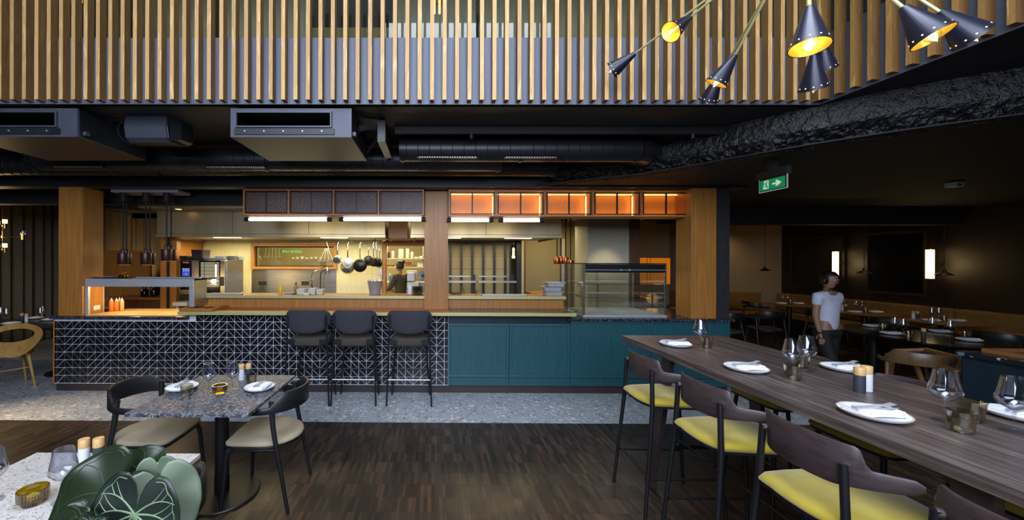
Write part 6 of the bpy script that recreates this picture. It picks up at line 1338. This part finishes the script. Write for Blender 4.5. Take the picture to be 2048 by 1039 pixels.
# ---------------------------------------------------------------- foreground plant
def vein_mat(): return base_mat('pale_vein','#64795c',.5)[0]
M['leaf_dark'] = mottle('velvet_dark_leaf','#0c1511','#121f18',14,.45,bs=.1,bd=.003); M['leaf_mid'] = mottle('glossy_green_leaf','#141f10','#1c2a16',10,.35,bs=.15,bd=.004); M['leaf_pale'] = mottle('pale_leaf_underside','#55624f','#63705c',7,.6,bs=.15,bd=.004); M['vein'] = vein_mat(); M['vein_dim'] = base_mat('green_vein','#22341c',.5)[0]; M['stalk'] = base_mat('green_stalk','#4a5e30',.5)[0]
def leaf_r(a, S):
    a = abs(a); k = a/PI                                         # 0 at the tip, 1 at the notch
    tab = [(0,1.25),(.06,1.12),(.15,.92),(.28,.78),(.42,.71),(.55,.69),(.68,.70),(.80,.70),(.88,.64),(.94,.50),(.98,.28),(1,.06)]
    for (k0,r0),(k1,r1) in zip(tab, tab[1:]):
        if k <= k1: u = (k-k0)/(k1-k0); u = u*u*(3-2*u) if k > .8 else u; return S*(r0+(r1-r0)*u)
    return S*.06
def leaf(root, C, tip_dir, normal, S, m, vm, veins=True, cup=.10, ruffle=.015, droop=.15, width=1.0):
    """C junction, tip_dir towards the tip, normal = leaf's upper side"""
    tip = Vector(tip_dir).normalized(); nn = Vector(normal); nn = (nn-tip*nn.dot(tip)).normalized(); sd = tip.cross(nn); C = Vector(C); na, nr = 88, 9
    def at(a, f, lift=0):
        r = leaf_r(a, S)*f; x = r*math.sin(a)*width; y = r*math.cos(a)
        z = cup*abs(x)-droop*(max(0,y)**2)/S + ruffle*math.sin(a*5+S*40)*f**3*1.0 - .10*S*(f**2)*0+lift - .06*(x*x)/S
        return C+sd*x+tip*y+nn*z
    mb = MB(); 
    for i in range(nr+1):
        f = (i/nr)**.9 if i else 0.0
        for k in range(na+1): mb.v.append(at(-PI+2*PI*k/na, f))
    for i in range(nr):
        for k in range(na): a0 = i*(na+1)+k; mb.f.append((a0,a0+1,a0+na+2,a0+na+1))
    o = mb.build('leaf', m, root, smooth=True, fix=False); so = o.modifiers.new('solid','SOLIDIFY'); so.thickness = .0012; so.offset = -1
    if veins:
        mv = MB()
        main = [0, .9, -.9, 2.0, -2.0] if vm is M['vein_dim'] else [0, .62,-.62, 1.15,-1.15, 1.75,-1.75, 2.35,-2.35]
        for a0 in main:
            pts_, rr = [], []
            for j in range(15):
                f = j/14; bend = a0*(1-.0*f) - math.copysign(.42,a0)*f**2.0*(1 if a0 else 0)
                pts_.append(at(bend, f*(.90 if a0 else .95), .0009)); rr.append(.0021*(1-.7*f)*S/.12)
            mv.tube(pts_, rr, 6)
            if a0:
                for f0, da in (() if vm is M['vein_dim'] else ((.45,.30),(.7,.24))):
                    b0 = a0-math.copysign(.42,a0)*f0**2; p2 = []
                    for j in range(7): u = j/6; p2.append(at(b0+math.copysign(da,a0)*u*(1 if abs(a0) < 2.2 else .5), (f0+.0)*.9+(.9-f0*.9)*.85*u, .0007))
                    mv.tube(p2, [.0011*(1-.5*j/6)*S/.12 for j in range(7)], 5)
        # collecting vein near the rim
        for s_ in (1,-1): mv.tube([at(s_*(.12+2.6*j/40), .86+.02*math.sin(j*.9), .0007) for j in range(41)], .0008*S/.12, 5)
        mv.build('veins', vm, o, smooth=True)
        me_ = MB(); me_.tube([at(-PI+2*PI*k/na, 1.0) for k in range(na+1)], .0008, 5, cap=False); me_.build('leaf_edge', M['vein_dim'], o, smooth=True)
    return o
pot = Vector((-.80,.93,.0)); pr = thing('potted_plant', 'large heart-leaved plant with pale veins in the foreground at bottom left', 'plant', (-.80,.93,0))
MB().lathe([(.13,.001),(.15,.02),(.18,.40),(.185,.42),(.17,.42),(.16,.36),(.001,.36)], pot, 32).build('pot', M['mill_grey'], pr, smooth=True); MB().cyl(pot, .158, .361, .37, 24).build('soil', M['plinth'], pr)
def stalk(C, m='stalk'): C = Vector(C); s = pot+Vector((random.uniform(-.04,.04),random.uniform(-.04,.04),.36)); MB().tube(smoothpts([s, s.lerp(C,.5)+Vector((0,.03,.02)), C+Vector((0,.01,-.02)), C],8), .004, 8).build('stalk', M[m], pr, smooth=True)
c1 = P(270,1028,.92); leaf(pr, c1, (-.12,-.15,-1), (.02,-.95,.35), .158, M['leaf_dark'], M['vein'], cup=.05, ruffle=.004, width=1.0); stalk(c1+Vector((0,.006,-.004)))
c2 = P(212,985,1.06); leaf(pr, c2, (-.75,-.25,-.75), (.45,-.55,.75), .19, M['leaf_mid'], M['vein_dim'], cup=.18, ruffle=.01, width=.85); stalk(c2+Vector((0,.006,-.004)))
c3 = P(322,990,1.05); leaf(pr, c3, (.25,-.1,-1), (-.5,.75,-.2), .135, M['leaf_pale'], M['leaf_pale'], cup=-.03, ruffle=.006); stalk(c3+Vector((0,-.004,-.004)))
c4 = P(318,945,1.10); leaf(pr, c4, (.1,.1,-1), (-.15,.95,.2), .085, M['leaf_pale'], M['leaf_pale'], cup=-.03, ruffle=.004)
c5 = P(278,940,1.15); leaf(pr, c5, (-1,-.1,-.25), (-.15,-.75,.6), .13, M['leaf_mid'], M['vein_dim'], cup=.12, ruffle=.008, width=.75); stalk(c5+Vector((0,.006,-.004)))
c6 = P(160,1035,.9); leaf(pr, c6, (.15,-.2,-1), (-.55,-.65,.5), .06, M['leaf_mid'], M['vein_dim'], cup=.2); stalk(c6+Vector((0,.006,-.004)))
c7 = P(182,1045,.86); leaf(pr, c7, (.0,-.3,-1), (.1,-.85,.5), .04, M['leaf_dark'], M['vein'], cup=.1); stalk(c7+Vector((0,.006,-.004)))
